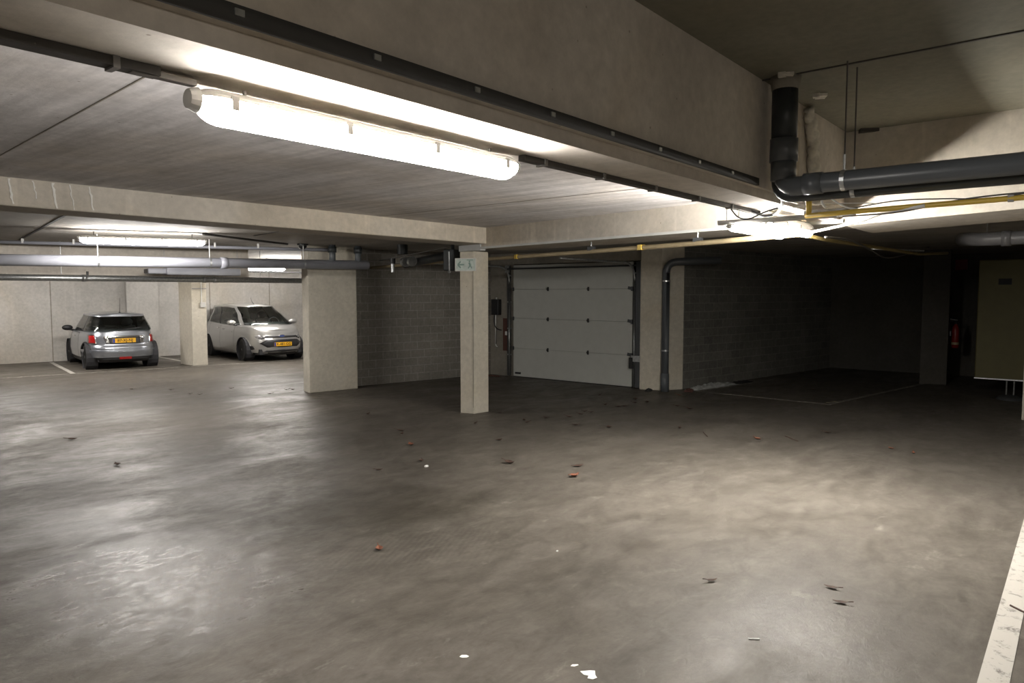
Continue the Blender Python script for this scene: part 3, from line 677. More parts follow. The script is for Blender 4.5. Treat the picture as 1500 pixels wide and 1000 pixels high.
MB().box((DX-.02, 10.52, 2.45), (.06, .10, .16)).build('corner_plate', 'galvanised', t)
t = thing('door_control_box', 'small black control box with conduit left of the white door', 'control box', (12.62, 10.87, 1.5))
MB().box((12.60, 10.86, 1.58), (.12, .22, .36)).build('box', 'black_plastic', t, bevel=.012)
MB().tube([(12.61, 10.86, 1.76), (12.61, 10.86, 1.80)], .02, 8).build('gland', 'white_plastic', t)
MB().tube([(12.635, 10.91, 1.40), (12.635, 10.91, .72)]+arc((12.635, 10.91, .72), (12.635, 10.91, .66), (12.635, 10.85, .66), 4), .016, 8).build('conduit', 'cable_white', t, smooth=True)
MB().tube(arc((12.62, 10.93, 1.40), (12.62, 11.0, 1.05), (12.62, 10.72, 1.05), 8), .012, 8).build('cable', 'cable_black', t, smooth=True)
tag(MB().box((12.655, 10.62, .95), (.008, .16, .75), 0).build('red_stain_mark', 'red_stain'), 'reddish rust stain on the wall left of the door', 'stain')
tag(MB().box((12.65, 10.60, .98), (.012, .07, .09), 0).build('wall_button', 'white_plastic', bevel=.01), 'small white push button on the stained wall left of the door', 'button')

# downpipe right of the door
t = thing('downpipe', 'dark grey vertical downpipe on the pillar right of the white door', 'pipe', (12.52, 6.5, 0))
MB().tube([(12.54, 6.50, 0), (12.54, 6.50, 2.28)]+arc((12.54, 6.50, 2.28), (12.54, 6.50, 2.48), (12.62, 6.33, 2.50), 6)+[(13.0, 5.6, 2.52)], .072, 18).build('pipe', 'pvc_grey', t, smooth=True)
MB().tube([(12.54, 6.50, 0), (12.54, 6.50, .35)], .082, 18).build('foot', 'pvc_grey', t, smooth=True)
for z in (.78, 2.12): MB().tube([(12.54, 6.50, z), (12.54, 6.50, z+.03)], .078, 18).build('clamp', 'galvanised', t)

# ------------------------------------------------------------------ dark bay objects
t = thing('metal_panel', 'large olive yellow metal panel standing raised in the dark at right', 'panel', (15.7, .8, 0))
MB().box((15.73, .72, 1.42), (.05, 2.16, 2.18)).build('sheet', 'panel_olive', t, bevel=.02)
MB().box((15.70, .72, .335), (.07, 2.16, .02)).build('bottom_edge', 'galvanised', t)
MB().box((15.70, 1.39, 2.11), (.01, .20, .11)).build('name_plate', 'black_rubber', t)
for y in (.75, -.2): MB().box((15.80, y, .17), (.06, .06, .34)).build('leg', 'dark_metal', t)
t = thing('support_stand', 'low metal base with two upright rods under the olive panel', 'stand', (15.5, 1.22, 0))
MB().ball((15.5, 1.22, 0), (.22, .22, .09), 12, 5, 0.).build('base', 'dark_metal', t, smooth=True)
for y in (1.17, 1.28): MB().tube([(15.5, y, .07), (15.5, y, .33)], .012, 8).build('rod', 'galvanised', t)
# extinguisher on the end wall
EX, EY, EZ = 17.42, 2.36, .76
t = thing('fire_extinguisher', 'red fire extinguisher hung on the right side of the dim pillar', 'fire extinguisher', (EX, EY, EZ))
m = MB().tube([(EX, EY, EZ), (EX, EY, EZ+.02), (EX, EY, EZ+.38), (EX, EY, EZ+.44), (EX, EY, EZ+.50)], [.05, .068, .068, .05, .025], 16); m.build('cylinder', 'red_paint', t, smooth=True)
MB().tube([(EX, EY, EZ+.5), (EX, EY, EZ+.56)], .025, 10).bar((EX-.02, EY-.03, EZ+.58), (EX-.04, EY+.10, EZ+.60), .02, .02).build('valve', 'black_plastic', t)
MB().tube(arc((EX, EY+.03, EZ+.55), (EX, EY+.30, EZ+.62), (EX, EY+.16, EZ+.12), 10), .014, 8).build('hose', 'black_rubber', t, smooth=True)
MB().tube([(EX, EY, EZ+.07), (EX, EY, EZ+.12)], .0695, 16).build('label_band', 'gas_pipe_dusty', t)
MB().box((EX, EY+.10, EZ+.3), (.08, .05, .1)).build('bracket', 'dark_metal', t)
tag(MB().box((19.28, 2.55, 2.55), (.03, .24, .24)).build('extinguisher_sign', 'red_paint'), 'small red square sign high on the wall above the extinguisher', 'sign')
# rubble sheet at foot of the dark block wall
def crumple(cx, cy, lx, ly, h, ang, seed, nm, mat, label, cat):
    rnd = random.Random(seed); ca_, sa = math.cos(ang), math.sin(ang); H = {}
    def f(u, v):
        X = (u-.5)*lx; Yv = (v-.5)*ly
        ed = math.sin(PI*u)**.5*math.sin(PI*v)**.5
        z = .006+h*ed*(.35+.65*rnd.random())
        X += rnd.uniform(-.04, .04)*lx*.5; Yv += rnd.uniform(-.05, .05)*ly
        return (cx+X*ca_-Yv*sa, cy+X*sa+Yv*ca_, z)
    o = MB().grid(f, 18, 8).build(nm, mat, thick=.004); return tag(o, label, cat)
crumple(13.75, 6.06, 1.5, .26, .09, -.17, 5, 'plastic_sheet', 'sheet_grey', 'crumpled grey plastic sheet at the foot of the dark block wall', 'sheet')
crumple(14.75, 5.88, .8, .18, .05, -.17, 6, 'dark_rag', 'black_rubber', 'flat dark rag lying beside the crumpled sheet', 'rag')
crumple(12.87, 6.15, .35, .16, .05, .3, 8, 'leaf_heap', 'red_stain', 'small heap of reddish leaves at the foot of the downpipe', 'leaves')
crumple(12.42, 6.78, .22, .12, .05, .3, 9, 'dark_rag', 'black_rubber', 'small dark scrap at the foot of the pillar right of the door', 'scrap')
crumple(12.35, 10.75, .12, .40, .02, .1, 12, 'leaf_heap', 'red_stain', 'low heap of reddish leaves on the floor under the control box', 'leaves')

# ------------------------------------------------------------------ leaves and scraps on the floor

def leaf(x, y, size, mat, label, group=None, seed=0):
    rnd = random.Random(seed*31+int(x*100))
    size *= 1.3; a = rnd.uniform(0, 2*PI); L = size*rnd.uniform(.85, 1.2); W = L*rnd.uniform(.35, .6); curl = rnd.uniform(.25, .55)
    prof = [0, .45, .85, 1., .9, .62, .3, .06]
    def f(u, v):
        k = u*7; i0 = min(int(k), 6); w_ = (prof[i0]*(1-(k-i0))+prof[i0+1]*(k-i0))*W/2
        px = (u-.5)*L; py = (v-.5)*2*w_
        z = .004+abs(py)*curl+(u-.5)**2*L*curl*1.6
        return (px*math.cos(a)-py*math.sin(a), px*math.sin(a)+py*math.cos(a), z)
    m = MB().grid(f, 7, 4)
    s0 = Vector(f(0, .5)); dirv = Vector((-math.cos(a), -math.sin(a), .2))
    m.tube([s0, s0+dirv*L*.3], .0025, 5)
    o = m.build('dry_leaf', mat, thick=.002); o.location = (x, y, .002)
    return tag(o, label, 'leaf', group)
GA = 'leaves scattered on the far floor left of the wide pier'
for k, (x, y) in enumerate([(6.1, 14.8), (6.54, 14.1), (6.5, 13.25), (6.57, 13.02), (7.4, 13.38), (7.46, 12.08), (7.99, 12.35), (8.07, 12.25)]):
    leaf(x, y, .075, 'leaf_brown', 'tiny dark leaf speck on the far floor left of the wide pier', GA, k)
GB = 'leaves in front of the white garage door'
for k, (x, y) in enumerate([(11.27, 7.18), (10.36, 6.48), (10.31, 6.2), (10.44, 6.15), (11.24, 6.4), (10.88, 6.21), (11.09, 6.08), (11.01, 5.46), (10.87, 5.18), (9.55, 6.35), (9.56, 6.24), (9.29, 6.26), (8.97, 6.26), (8.69, 6.5), (8.3, 6.61), (8.2, 6.47), (8.47, 5.8), (8.64, 5.34)]):
    leaf(x, y, .085, 'leaf_brown', 'small dark leaf scattered between slim pillar and white garage door', GB, k)
for k, (x, y, sz, mt, l) in enumerate([
    (3.47, 10.27, .10, 'leaf_brown', 'dark leaf on the floor below the grey hatchback, upper of two at left'),
    (3.26, 8.36, .09, 'leaf_brown', 'dark leaf at left centre of the floor, lower of two at left'),
    (7.17, 8.84, .07, 'leaf_brown', 'small dull leaf in front of the block wall'),
    (6.59, 7.43, .085, 'leaf_brown', 'dark leaf left of the slim pillar, topmost of a close pair'),
    (6.44, 7.23, .08, 'leaf_brown', 'thin leaf left of the slim pillar, lower of a close pair'),
    (6.04, 6.62, .085, 'leaf_orange', 'reddish leaf just below the close pair left of the slim pillar'),
    (5.52, 5.88, .07, 'leaf_brown', 'dark leaf right above the small white crumb'),
    (4.95, 5.93, .07, 'leaf_brown', 'thin dark leaf left of the small white crumb'),
    (7.65, 7.0, .07, 'leaf_brown', 'dark leaf on the floor directly below the slim pillar'),
    (8.6, 7.33, .065, 'leaf_brown', 'small leaf at the right foot of the slim pillar'),
    (6.97, 5.95, .07, 'leaf_brown', 'pale brown leaf below right of the slim pillar'),
    (6.08, 5.05, .10, 'leaf_brown', 'large dark leaf in the floor centre below right of the slim pillar'),
    (6.46, 4.38, .10, 'leaf_brown', 'narrow dark leaf just above the orange pair in the floor centre'),
    (6.07, 4.16, .09, 'leaf_orange', 'orange leaf in the floor centre below a narrow dark leaf'),
    (3.39, 4.07, .085, 'leaf_orange', 'large orange-brown leaf with stalk in the left foreground'),
    (12.2, 6.02, .08, 'leaf_orange', 'reddish leaf near the foot of the downpipe'),
    (9.18, 3.41, .10, 'leaf_orange', 'orange-brown leaf on the brightly lit floor right of centre'),
    (10.19, 2.83, .08, 'leaf_brown', 'small dark leaf at the far edge of the lit floor patch'),
    (14.58, 4.35, .09, 'leaf_brown', 'pale leaf alone in the unlit bay'),
    (9.65, 1.94, .07, 'leaf_orange', 'small tan leaf at right on the lit floor, left of two'),
    (9.53, 1.67, .07, 'leaf_orange', 'small tan leaf at right on the lit floor, right of two'),
    (4.4, 1.92, .055, 'leaf_brown', 'small brown leaf alone in the foreground right of centre'),
    (4.79, 1.28, .06, 'leaf_brown', 'brown leaf in the right foreground, upper of a pair'),
    (4.59, 1.17, .065, 'leaf_brown', 'dark brown leaf in the right foreground, lower of a pair'),
    (9.23, 4.54, .075, 'leaf_brown', 'small dark leaf at the left rim of the lit floor patch')]):
    leaf(x, y, sz, mt, l, None, 50+k)
def scrap(pts, x, y, h, nm, mat, label, cat):
    o = MB().prism(pts, .001, h).build(nm, mat); o.location = (x, y, 0); return tag(o, label, cat)
ca, sa = math.cos(math.radians(-50.5)), math.sin(math.radians(-50.5))
def fr(pts): return [(a*ca-b*sa, a*sa+b*ca) for a, b in pts]       # x to the right of the viewer, y away
scrap(fr([(-.02, .03), (.03, .038), (.055, .035), (.052, -.005), (.058, -.03), (.035, -.045), (.01, -.035), (.018, -.01), (-.005, -.002)]), 2.9, 1.92, .003, 'paper_scrap', 'paper_scrap', 'torn white paper scrap at the bottom of the view', 'paper')
scrap(fr([(-.02, -.006), (.0, -.01), (.022, .004), (.018, .012), (-.01, .01)]), 2.94, 2.01, .002, 'paper_scrap', 'paper_scrap', 'tiny torn white bit left of the larger paper scrap', 'paper')
scrap(fr([(-.024, -.006), (-.01, -.015), (.015, -.014), (.026, -.002), (.012, .013), (-.014, .012)]), 2.65, 2.51, .002, 'paint_spot', 'paper_scrap', 'oval white spot on the floor at bottom centre', 'spot')
o = MB().tube([(3.78, 1.43, .005), (3.815, 1.38, .005)], .004, 8).build('cigarette_butt', 'paper_scrap'); tag(o, 'small white cigarette end on the floor right of bottom centre', 'cigarette')
o = MB().ball((5.38, 5.65, .010), (.03, .02, .014), 8, 5).build('white_crumb', 'paper_scrap'); tag(o, 'small white crumb on the floor left of centre', 'crumb')
o = MB().ball((4.2, 3.03, .005), (.012, .008, .006), 8, 5).build('white_crumb', 'paper_scrap'); tag(o, 'tiny white crumb in the middle foreground', 'crumb')
o = MB().tube([(9.15, 4.15, .005), (8.9, 3.98, .006)], .006, 6).build('twig', 'leaf_brown'); tag(o, 'thin dark twig on the floor left of the orange-brown leaf', 'twig')
o = MB().tube([(9.6, 3.2, .005), (9.35, 2.95, .006)], .005, 6).build('twig', 'leaf_brown'); tag(o, 'thin twig on the lit floor right of the orange-brown leaf', 'twig')
o = MB().tube([(5.20, .36, .008), (5.12, .27, .010), (5.14, .22, .008)], .006, 6).build('twig', 'leaf_brown'); tag(o, 'dark twig lying across the broad white line', 'twig')

# ------------------------------------------------------------------ cars
def lerp_tab(tab, x):
    if x <= tab[0][0]: return tab[0][1]
    for (a, va), (b, vb) in zip(tab, tab[1:]):
        if x <= b:
            u = (x-a)/(b-a); u = u*u*(3-2*u)*.4+u*.6
            return va+(vb-va)*u
    return tab[-1][1]
class Car:
    """car body in its own frame: +x to the front, origin on the ground between the axles"""
    def __init__(s, P, root):
        s.P = P; s.root = root
        p_r, p_f = P['pr'], P['pf']
    # lower body outline at height fraction j (0 bottom .. 1 belt)
    def ext(s, j):
        P = s.P
        return lerp_tab(P['rear'], j), lerp_tab(P['front'], j), P['W']/2*lerp_tab(P['width'], j)
    def outline(s, xr, xf, w, t):
        """t in [-1,1] along the car: returns x, y with rounded plan corners"""
        p = s.P['pf'] if t > 0 else s.P['pr']
        x = (xr+xf)/2+(xf-xr)/2*t
        y = w*max(0., 1-abs(t)**p)**(1/p)
        tp = s.P.get('taper', 0)
        return x, y*(1-tp*max(0, t)**2)
    def low(s, t, j, sg):
        xr, xf, w = s.ext(j); x, y = s.outline(xr, xf, w, t)
        zt = lerp_tab(s.P['top'], x)
        xm = min(max(x, -s.P['ar']-.9), 3)
        zb = s.P['clear']
        return Vector((x, y*sg, zb+(zt-zb)*j))
    def rear_pt(s, y, z, front=False, off=.0):
        """point on the front or rear skin at (y, z)"""
        P = s.P
        x0 = P['front'][5][1] if front else P['rear'][1][1]
        zt = lerp_tab(P['top'], (P['xf']-.12) if front else (P['xr']+.1))
        j = min(1, max(0, (z-P['clear'])/(zt-P['clear'])))
        xr, xf, w = s.ext(j); p = P['pf'] if front else P['pr']
        tp = P.get('taper', 0)*(1 if front else 0)
        yy = min(abs(y)/(w*(1-tp)), .995)
        t = (1-yy**p)**(1/p)
        x = (xr+xf)/2+(xf-xr)/2*(t if front else -t)
        return Vector((x+(off if front else -off), y, z))
    def ts(s):
        out = []
        p = s.P['pr']
        for k in range(0, 9): y = k/9*.9; out.append(-(1-y**p)**(1/p))
        lo = out[-1]
        for k in range(1, 90): out.append(lo+( (1-(.9)**s.P['pf'])**(1/s.P['pf'])-lo)*k/90)
        p = s.P['pf']
        for k in range(9, -1, -1): y = k/9*.9 if k else 0; out.append((1-y**p)**(1/p))
        return out
def build_car(P, loc, yaw, label, cat):
    root = thing('car', label, cat, loc, yaw)
    C = Car(P, root); W = P['W']
    T = C.ts(); NJ = 22
    # --- lower body with open wheel arches
    m = MB(); m2 = MB(); R = P['arch']; axles = (-P['ar'], P['af'])
    for sg in (1, -1):
        V = []
        for t in T:
            col = []
            for j in range(NJ+1):
                q = C.low(t, j/NJ, sg)
                for ax in axles:
                    dx, dz = q.x-ax, q.z-P['wr']
                    r_ = math.hypot(dx, dz)
                    if abs(r_-R) < .028 and dz > -.14: q.x = ax+dx/r_*R; q.z = P['wr']+dz/r_*R
                col.append(q)
            V.append(col)
        def solid(mb):
            return [[mb.b.verts.new(q) for q in col] for col in V]
        A = solid(m); B_ = solid(m2)
        for i in range(len(T)-1):
            for j in range(NJ):
                c_ = (V[i][j]+V[i+1][j]+V[i+1][j+1]+V[i][j+1])/4
                if any(math.hypot(c_.x-ax, c_.z-P['wr']) < R-.004 for ax in axles) and abs(c_.y) > W*.3: continue
                low_ = c_.z < P['sill']+(P['sill_end'] if (c_.x > axles[1]+R*.8 or c_.x < axles[0]-R*.8) else 0)
                TT, mm = (B_, m2) if low_ else (A, m)
                f = [TT[i][j], TT[i+1][j], TT[i+1][j+1], TT[i][j+1]]
                mm.b.faces.new(f if sg < 0 else f[::-1])
    # bonnet / deck closing surface
    NY = 10
    def deck(u, v):
        k = u*(len(T)-1); i = min(int(round(k)), len(T)-1)
        q = C.low(T[i], 1, 1); yy = q.y*(2*v-1)
        crown = P['crown']*(1-(2*v-1)**2)*min(1, q.y/(W*.3))
        return Vector((q.x, yy, q.z+crown))
    m.grid(deck, len(T)-1, NY)
    bmesh.ops.remove_doubles(m.b, verts=m.b.verts, dist=.0008)
    for mm in (m, m2): bmesh.ops.delete(mm.b, geom=[v for v in mm.b.verts if not v.link_faces], context='VERTS')
    body = m.build('body', P['paint'], root, smooth=True, local=True)
    bmesh.ops.remove_doubles(m2.b, verts=m2.b.verts, dist=.0008)
    m2.build('lower_trim', 'trim_black', root, smooth=True, local=True)
    # dark inner tub and floor
    t = MB()
    t.box((0.03, 0, .45), (P['xf']-P['xr']-.5, W*.62, .45))
    t.box((0.03, 0, P['clear']+.10), (P['xf']-P['xr']-.3, W*.7, .14))
    for ax in axles:
        t.tube([(ax, -W/2+.02, P['wr']), (ax, -W/2+.28, P['wr'])], R, 20, cap=False)
        t.tube([(ax, W/2-.02, P['wr']), (ax, W/2-.28, P['wr'])], R, 20, cap=False)
    t.build('underbody', 'interior_dark', root, local=True)
    # arch trims
    for ax in axles:
        for sg in (1, -1):
            pts = []
            for k in range(19):
                a = math.radians(-18+216*k/18); x = ax+math.cos(a)*(R+.012); z = P['wr']+math.sin(a)*(R+.012)
                zt = lerp_tab(P['top'], x); j = min(1, max(0, (z-P['clear'])/(zt-P['clear'])))
                xr, xf, w = C.ext(j); tt = max(-.999, min(.999, (x-(xr+xf)/2)/((xf-xr)/2)))
                pts.append((x, sg*(C.outline(xr, xf, w, tt)[1]-.004), z))
            MB().tube(pts, P['arch_trim_r'], 8).build('arch_trim', P['arch_mat'], root, smooth=True, local=True)
    # --- greenhouse
    G = P['green']; NZ = 10
    # columns: (segment kind, count); side columns from rear to front then windshield
    def gext(k):
        xr = lerp_tab(G['rear'], k); xf = lerp_tab(G['front'], k); w = lerp_tab(G['w'], k); return xr, xf, w
    cols = []
    gp = G['p']
    def tcap(y): return (1-y**gp)**(1/gp)
    segs = []
    for k in range(0, 9): segs.append((-tcap(.86*k/8), 'rear'))
    for k in range(1, 3): segs.append((-tcap(.86+.08*k/2), 'rp'))
    last = -tcap(.94)
    for (tb, kind, n) in G['side']:
        for k in range(1, n+1): segs.append((last+(tb-last)*k/n, kind))
        last = tb
    e_ = tcap(.95)
    for k in range(1, 4): segs.append((last+(e_-last)*k/3, 'ap'))
    for k in range(1, 3): segs.append((tcap(.95-.05*k/2), 'ap'))
    for k in range(1, 9): segs.append((tcap(.90*(1-k/8)), 'wind'))
    def gz(t, k):
        xr, xf, w = gext(k); x = (xr+xf)/2+(xf-xr)/2*t
        z0 = lerp_tab(P['top'], x)+G['dz']; z0 += P['crown']*max(0, 1-(C_y(t, w)/(W/2))**2)*(.9)
        z1 = lerp_tab(G['roof'], x)
        return x, z0+(z1-z0)*k
    def C_y(t, w): return w*max(0, 1-abs(t)**gp)**(1/gp)
    mats_ = {'paint': MB(), ('side', 1): MB(), ('side', -1): MB(), 'rear': MB(), 'wind': MB(), 'black': MB()}
    for sg in (1, -1):
        V = [[Vector((gz(t, k/NZ)[0], sg*C_y(t, gext(k/NZ)[2]), gz(t, k/NZ)[1])) for k in range(NZ+1)] for t, _ in segs]
        for i in range(len(segs)-1):
            kind = segs[i+1][1]
            for k in range(NZ):
                if kind == 'rear': tgt = 'rear' if 0 <= k <= 8 else 'paint'
                elif kind == 'wind': tgt = 'wind' if 0 <= k <= 9 else 'paint'
                elif kind == 'glass': tgt = 'side' if 0 <= k <= 8 else 'paint'
                elif kind == 'bp': tgt = 'black' if k <= 8 else 'paint'
                elif kind == 'ap': tgt = P['apillar'] if k <= 8 else 'paint'
                elif kind == 'rp': tgt = P['cpillar'] if k <= 8 else 'paint'
                else: tgt = 'paint'
                mb = mats_[(tgt, sg) if tgt == 'side' else tgt]
                f = [mb.b.verts.new(q) for q in (V[i][k], V[i+1][k], V[i+1][k+1], V[i][k+1])]
                mb.b.faces.new(f)
    # roof skin
    NR = 6
    top = [(gz(t, 1)[0], C_y(t, gext(1)[2]), gz(t, 1)[1]) for t, _ in segs]
    def roof(u, v):
        x, y, z = top[min(int(round(u*(len(top)-1))), len(top)-1)]
        q = 2*v-1
        return Vector((x, y*q, z+G['dome']*(1-q*q)*min(1, y/(W*.25))))
    mats_['paint'].grid(roof, len(top)-1, 12)
    for k_, mb in mats_.items(): bmesh.ops.remove_doubles(mb.b, verts=mb.b.verts, dist=.0008)
    mats_['paint'].build('roof', P['roof_paint'], root, smooth=True, local=True)
    mats_['black'].build('pillar_trim', 'trim_black', root, smooth=True, local=True)
    for sg in (1, -1): mats_[('side', sg)].build('side_window', 'car_glass', root, smooth=True, local=True)
    mats_['rear'].build('rear_window', 'car_glass', root, smooth=True, local=True)
    mats_['wind'].build('windscreen', 'car_glass', root, smooth=True, local=True)
    # --- wheels
    for ax, steer in ((axles[0], 0), (axles[1], P.get('steer', 0))):
        for sg in (1, -1):
            wy = sg*(W/2-.135); c0 = Vector((ax, wy, P['wr'])); a = steer
            dv = Vector((-math.sin(a), math.cos(a), 0))*sg
            r_ = P['wr']
            prof = [(-.10, r_*.55), (-.10, r_*.93), (-.085, r_*.985), (-.05, r_), (.05, r_), (.085, r_*.985), (.10, r_*.93), (.10, r_*.70), (.085, r_*.64)]
            wt = MB().tube([c0+dv*d_ for d_, _ in prof], [q for _, q in prof], 32, cap=False).build('tyre', 'rubber_tyre', root, smooth=False, local=True)
            rim = MB().tube([c0+dv*.055, c0+dv*.075, c0+dv*.092, c0+dv*.10], [r_*.60, r_*.64, r_*.66, r_*.62], 32, cap=False)
            rim.tube([c0+dv*.06, c0+dv*.100], [r_*.16, r_*.13], 16)
            ex = Vector((math.cos(a), math.sin(a), 0))
            for k in range(P['spokes']):
                th = 2*PI*k/P['spokes']; rd = ex*math.cos(th)+Vector((0, 0, 1))*math.sin(th)
                rim.bar(c0+dv*.085+rd*r_*.12, c0+dv*.090+rd*r_*.62, r_*P['spoke_w'], .02, up=dv)
            ro = rim.build('rim', 'wheel_rim', root, local=True); ro.parent = wt
            MB().tube([c0+dv*.03, c0+dv*.05], r_*.6, 24).build('hub_shadow', 'interior_dark', root, local=True).parent = wt
    # --- seats
    for sg in (1, -1):
        sx = P['seat'][0]; sz = P['seat'][1]
        s1 = MB().box((sx, sg*.36, sz), (.16, .46, .5), rot=Matrix.Rotation(-.25, 3, 'Y')).build('seat', 'interior_dark', root, bevel=.05, local=True)
        MB().ball((sx-.13, sg*.36, sz+.34), (.07, .15, .11), 10, 8).build('headrest', 'interior_dark', root, smooth=True, local=True).parent = s1
        s2 = MB().box((sx-.85, sg*.36, sz-.08), (.12, .5, .3), rot=Matrix.Rotation(-.25, 3, 'Y')).build('rear_seat', 'interior_dark', root, bevel=.04, local=True)
        MB().ball((sx-.93, sg*.36, sz+.12), (.05, .13, .08), 10, 8).build('headrest', 'interior_dark', root, smooth=True, local=True).parent = s2
    MB().box((P['dash'][0], 0, P['dash'][1]), (.35, W*.74, .10)).build('dashboard', 'interior_dark', root, bevel=.04, local=True)
    MB().tube([(P['dash'][0]-.25+math.cos(a)*.0, .36+math.cos(a)*.17, P['dash'][1]+.02+math.sin(a)*.17) for a in [2*PI*k/20 for k in range(21)]], .014, 6).build('steering_wheel', 'interior_dark', root, local=True)
    # --- mirrors, handles
    for sg in (1, -1):
        mx_, mz_ = P['mirror']
        y0 = W/2*.93
        mi = MB().ball((mx_, sg*(y0+.12), mz_), (.07, .13, .075), 14, 10).build('mirror', P['mirror_mat'], root, smooth=True, local=True)
        MB().tube([(mx_+.03, sg*(y0-.10), mz_-.08), (mx_+.01, sg*(y0+.08), mz_-.05)], .025, 8).build('mirror_arm', 'trim_black', root, local=True).parent = mi
        for hx, hz in P['handles']:
            tt = .0
            jj = (hz-P['clear'])/(lerp_tab(P['top'], hx)-P['clear']); xr, xf, w = C.ext(jj)
            yy = C.outline(xr, xf, w, (hx-(xr+xf)/2)/((xf-xr)/2))[1]
            MB().box((hx, sg*(yy+.012), hz), (.19, .03, .028)).build('door_handle', P['handle_mat'], root, bevel=.008, local=True)
    # door seams
    for sg in (1, -1):
        for sx in P['seams']:
            pts = []
            for k in range(12):
                z = P['sill']+.02+(lerp_tab(P['top'], sx)-.02-P['sill']-.02)*k/11
                jj = (z-P['clear'])/(lerp_tab(P['top'], sx)-P['clear']); xr, xf, w = C.ext(jj)
                pts.append((sx, sg*(C.outline(xr, xf, w, (sx-(xr+xf)/2)/((xf-xr)/2))[1]-.002), z))
            MB().tube(pts, .005, 5).build('door_seam', 'trim_black', root, local=True)
    return root, C

def skin_patch(C, root, outline, name, mat, front=False, off=.012, parent=None, depth=.02, n=8):
    """a piece lying on the front or rear skin; outline: list of (y,z) corners of a 4-sided patch"""
    (a, b, c_, d_) = [Vector((0, *q)) for q in outline]
    m = MB()
    def f(u, v):
        q = (a*(1-u)+b*u)*(1-v)+(d_*(1-u)+c_*u)*v
        return C.rear_pt(q.y, q.z, front, off)
    m.grid(f, n, n)
    o = m.build(name, mat, root, local=True, smooth=True, thick=depth)
    if parent: o.parent = parent
    return o
def letters(txt, size, root, M, mat='letter_black', name='plate_lettering', parent=None):
    cu = bpy.data.curves.new('lettering', 'FONT'); cu.body = txt; cu.size = size; cu.align_x = 'CENTER'; cu.align_y = 'CENTER'; cu.extrude = .001
    cu.offset = .0012
    tmp = bpy.data.objects.new('lettering_source', cu); COL.objects.link(tmp)
    dg = bpy.context.evaluated_depsgraph_get(); me = bpy.data.meshes.new_from_object(tmp.evaluated_get(dg))
    COL.objects.unlink(tmp); bpy.data.objects.remove(tmp); bpy.data.curves.remove(cu)
    me.transform(M); o = bpy.data.objects.new(name, me); COL.objects.link(o)
    me.materials.clear(); me.materials.append(MATS[mat]); o.parent = parent or root; return o
def plate(C, root, z, txt, front):
    p = C.rear_pt(.13, z, front, .022); sgx = 1 if front else -1
    x = p.x
    pl = MB().box((x, 0, z), (.012, .52, .11)).build('number_plate', 'plate_yellow', root, bevel=.004, local=True)
    MB().box((x+sgx*.007, -.235*sgx, z), (.002, .045, .104)).build('plate_band', 'plate_blue', root, local=True).parent = pl
    # letters face outwards
    R_ = Matrix(((0, 0, sgx, 0), (sgx, 0, 0, 0), (0, 1, 0, 0), (0, 0, 0, 1)))
    M = Matrix.Translation((x+sgx*.0075, .02*sgx, z)) @ R_
    letters(txt, .098, root, M, parent=pl)
    return pl

# grey three-door hatchback seen from behind
HB = dict(W=1.683, xr=-1.80, xf=1.90, clear=.17, wr=.305, ar=1.233, af=1.233, arch=.355, arch_trim_r=.022, arch_mat='trim_black',
          pr=4.2, pf=3.2, taper=.04, sill=.27, sill_end=.06, crown=.025, paint='silver_paint_dark', roof_paint='silver_paint_dark',
          rear=[(0, -1.70), (.12, -1.78), (.35, -1.82), (.5, -1.80), (.56, -1.735), (.8, -1.715), (1, -1.65)],
          front=[(0, 1.80), (.12, 1.86), (.35, 1.90), (.55, 1.88), (.75, 1.84), (.85, 1.80), (1, 1.70)],
          width=[(0, .93), (.15, .975), (.4, 1.0), (.6, .995), (.8, .975), (1, .925)],
          top=[(-1.9, .93), (-1.5, .955), (0, .925), (.8, .91), (1.2, .87), (1.7, .78), (1.9, .70)],
          apillar='black', cpillar='side', mirror=(.62, .98), mirror_mat='black_plastic', handles=[(.02, .80)], handle_mat='chrome', seams=(.72, -.52),
          spokes=7, spoke_w=.16, seat=(-.15, .79), dash=(.72, .93),
          green=dict(p=4.6, dz=-.005, dome=.045,
                     rear=[(0, -1.66), (1, -1.42)], front=[(0, .96), (1, .36)], w=[(0, .775), (1, .615)],
                     roof=[(-1.6, 1.335), (-1.2, 1.36), (-.3, 1.375), (.4, 1.35)],
                     side=[(-.45, 'glass', 5), (-.40, 'bp', 1), (.42, 'glass', 8), (.55, 'glass', 2)]))
car, C = build_car(HB, (8.03, 20.72, 0), math.radians(90-11), 'grey three-door hatchback parked facing the back wall', 'car')
skin_patch(C, car, [(-.83, .30), (.83, .30), (.83, .49), (-.83, .49)], 'bumper', 'silver_paint_dark', off=.03, depth=.03, n=16)
for sg in (1, -1):
    l = skin_patch(C, car, [(sg*.60, .645), (sg*.745, .645), (sg*.735, .86), (sg*.62, .86)], 'tail_light', 'chrome', off=.012)
    skin_patch(C, car, [(sg*.615, .66), (sg*.735, .66), (sg*.725, .845), (sg*.632, .845)], 'lens', 'lens_red', off=.022, parent=l)
skin_patch(C, car, [(-.14, .25), (.14, .25), (.14, .31), (-.14, .31)], 'fog_lamp', 'lens_red', off=.045)
g = skin_patch(C, car, [(-.40, .64), (.40, .64), (.44, .80), (-.44, .80)], 'plate_recess', 'trim_black', off=.006, n=6)
skin_patch(C, car, [(-.45, .795), (.45, .795), (.43, .83), (-.43, .83)], 'grip_strip', 'chrome', off=.03, depth=.03)
skin_patch(C, car, [(-.44, .65), (-.36, .65), (-.36, .80), (-.46, .80)], 'recess_edge', 'chrome', off=.016)
skin_patch(C, car, [(.33, .65), (.40, .65), (.46, .80), (.36, .80)], 'recess_edge', 'chrome', off=.016)
plate(C, car, .715, '87-XJ-NJ', False)
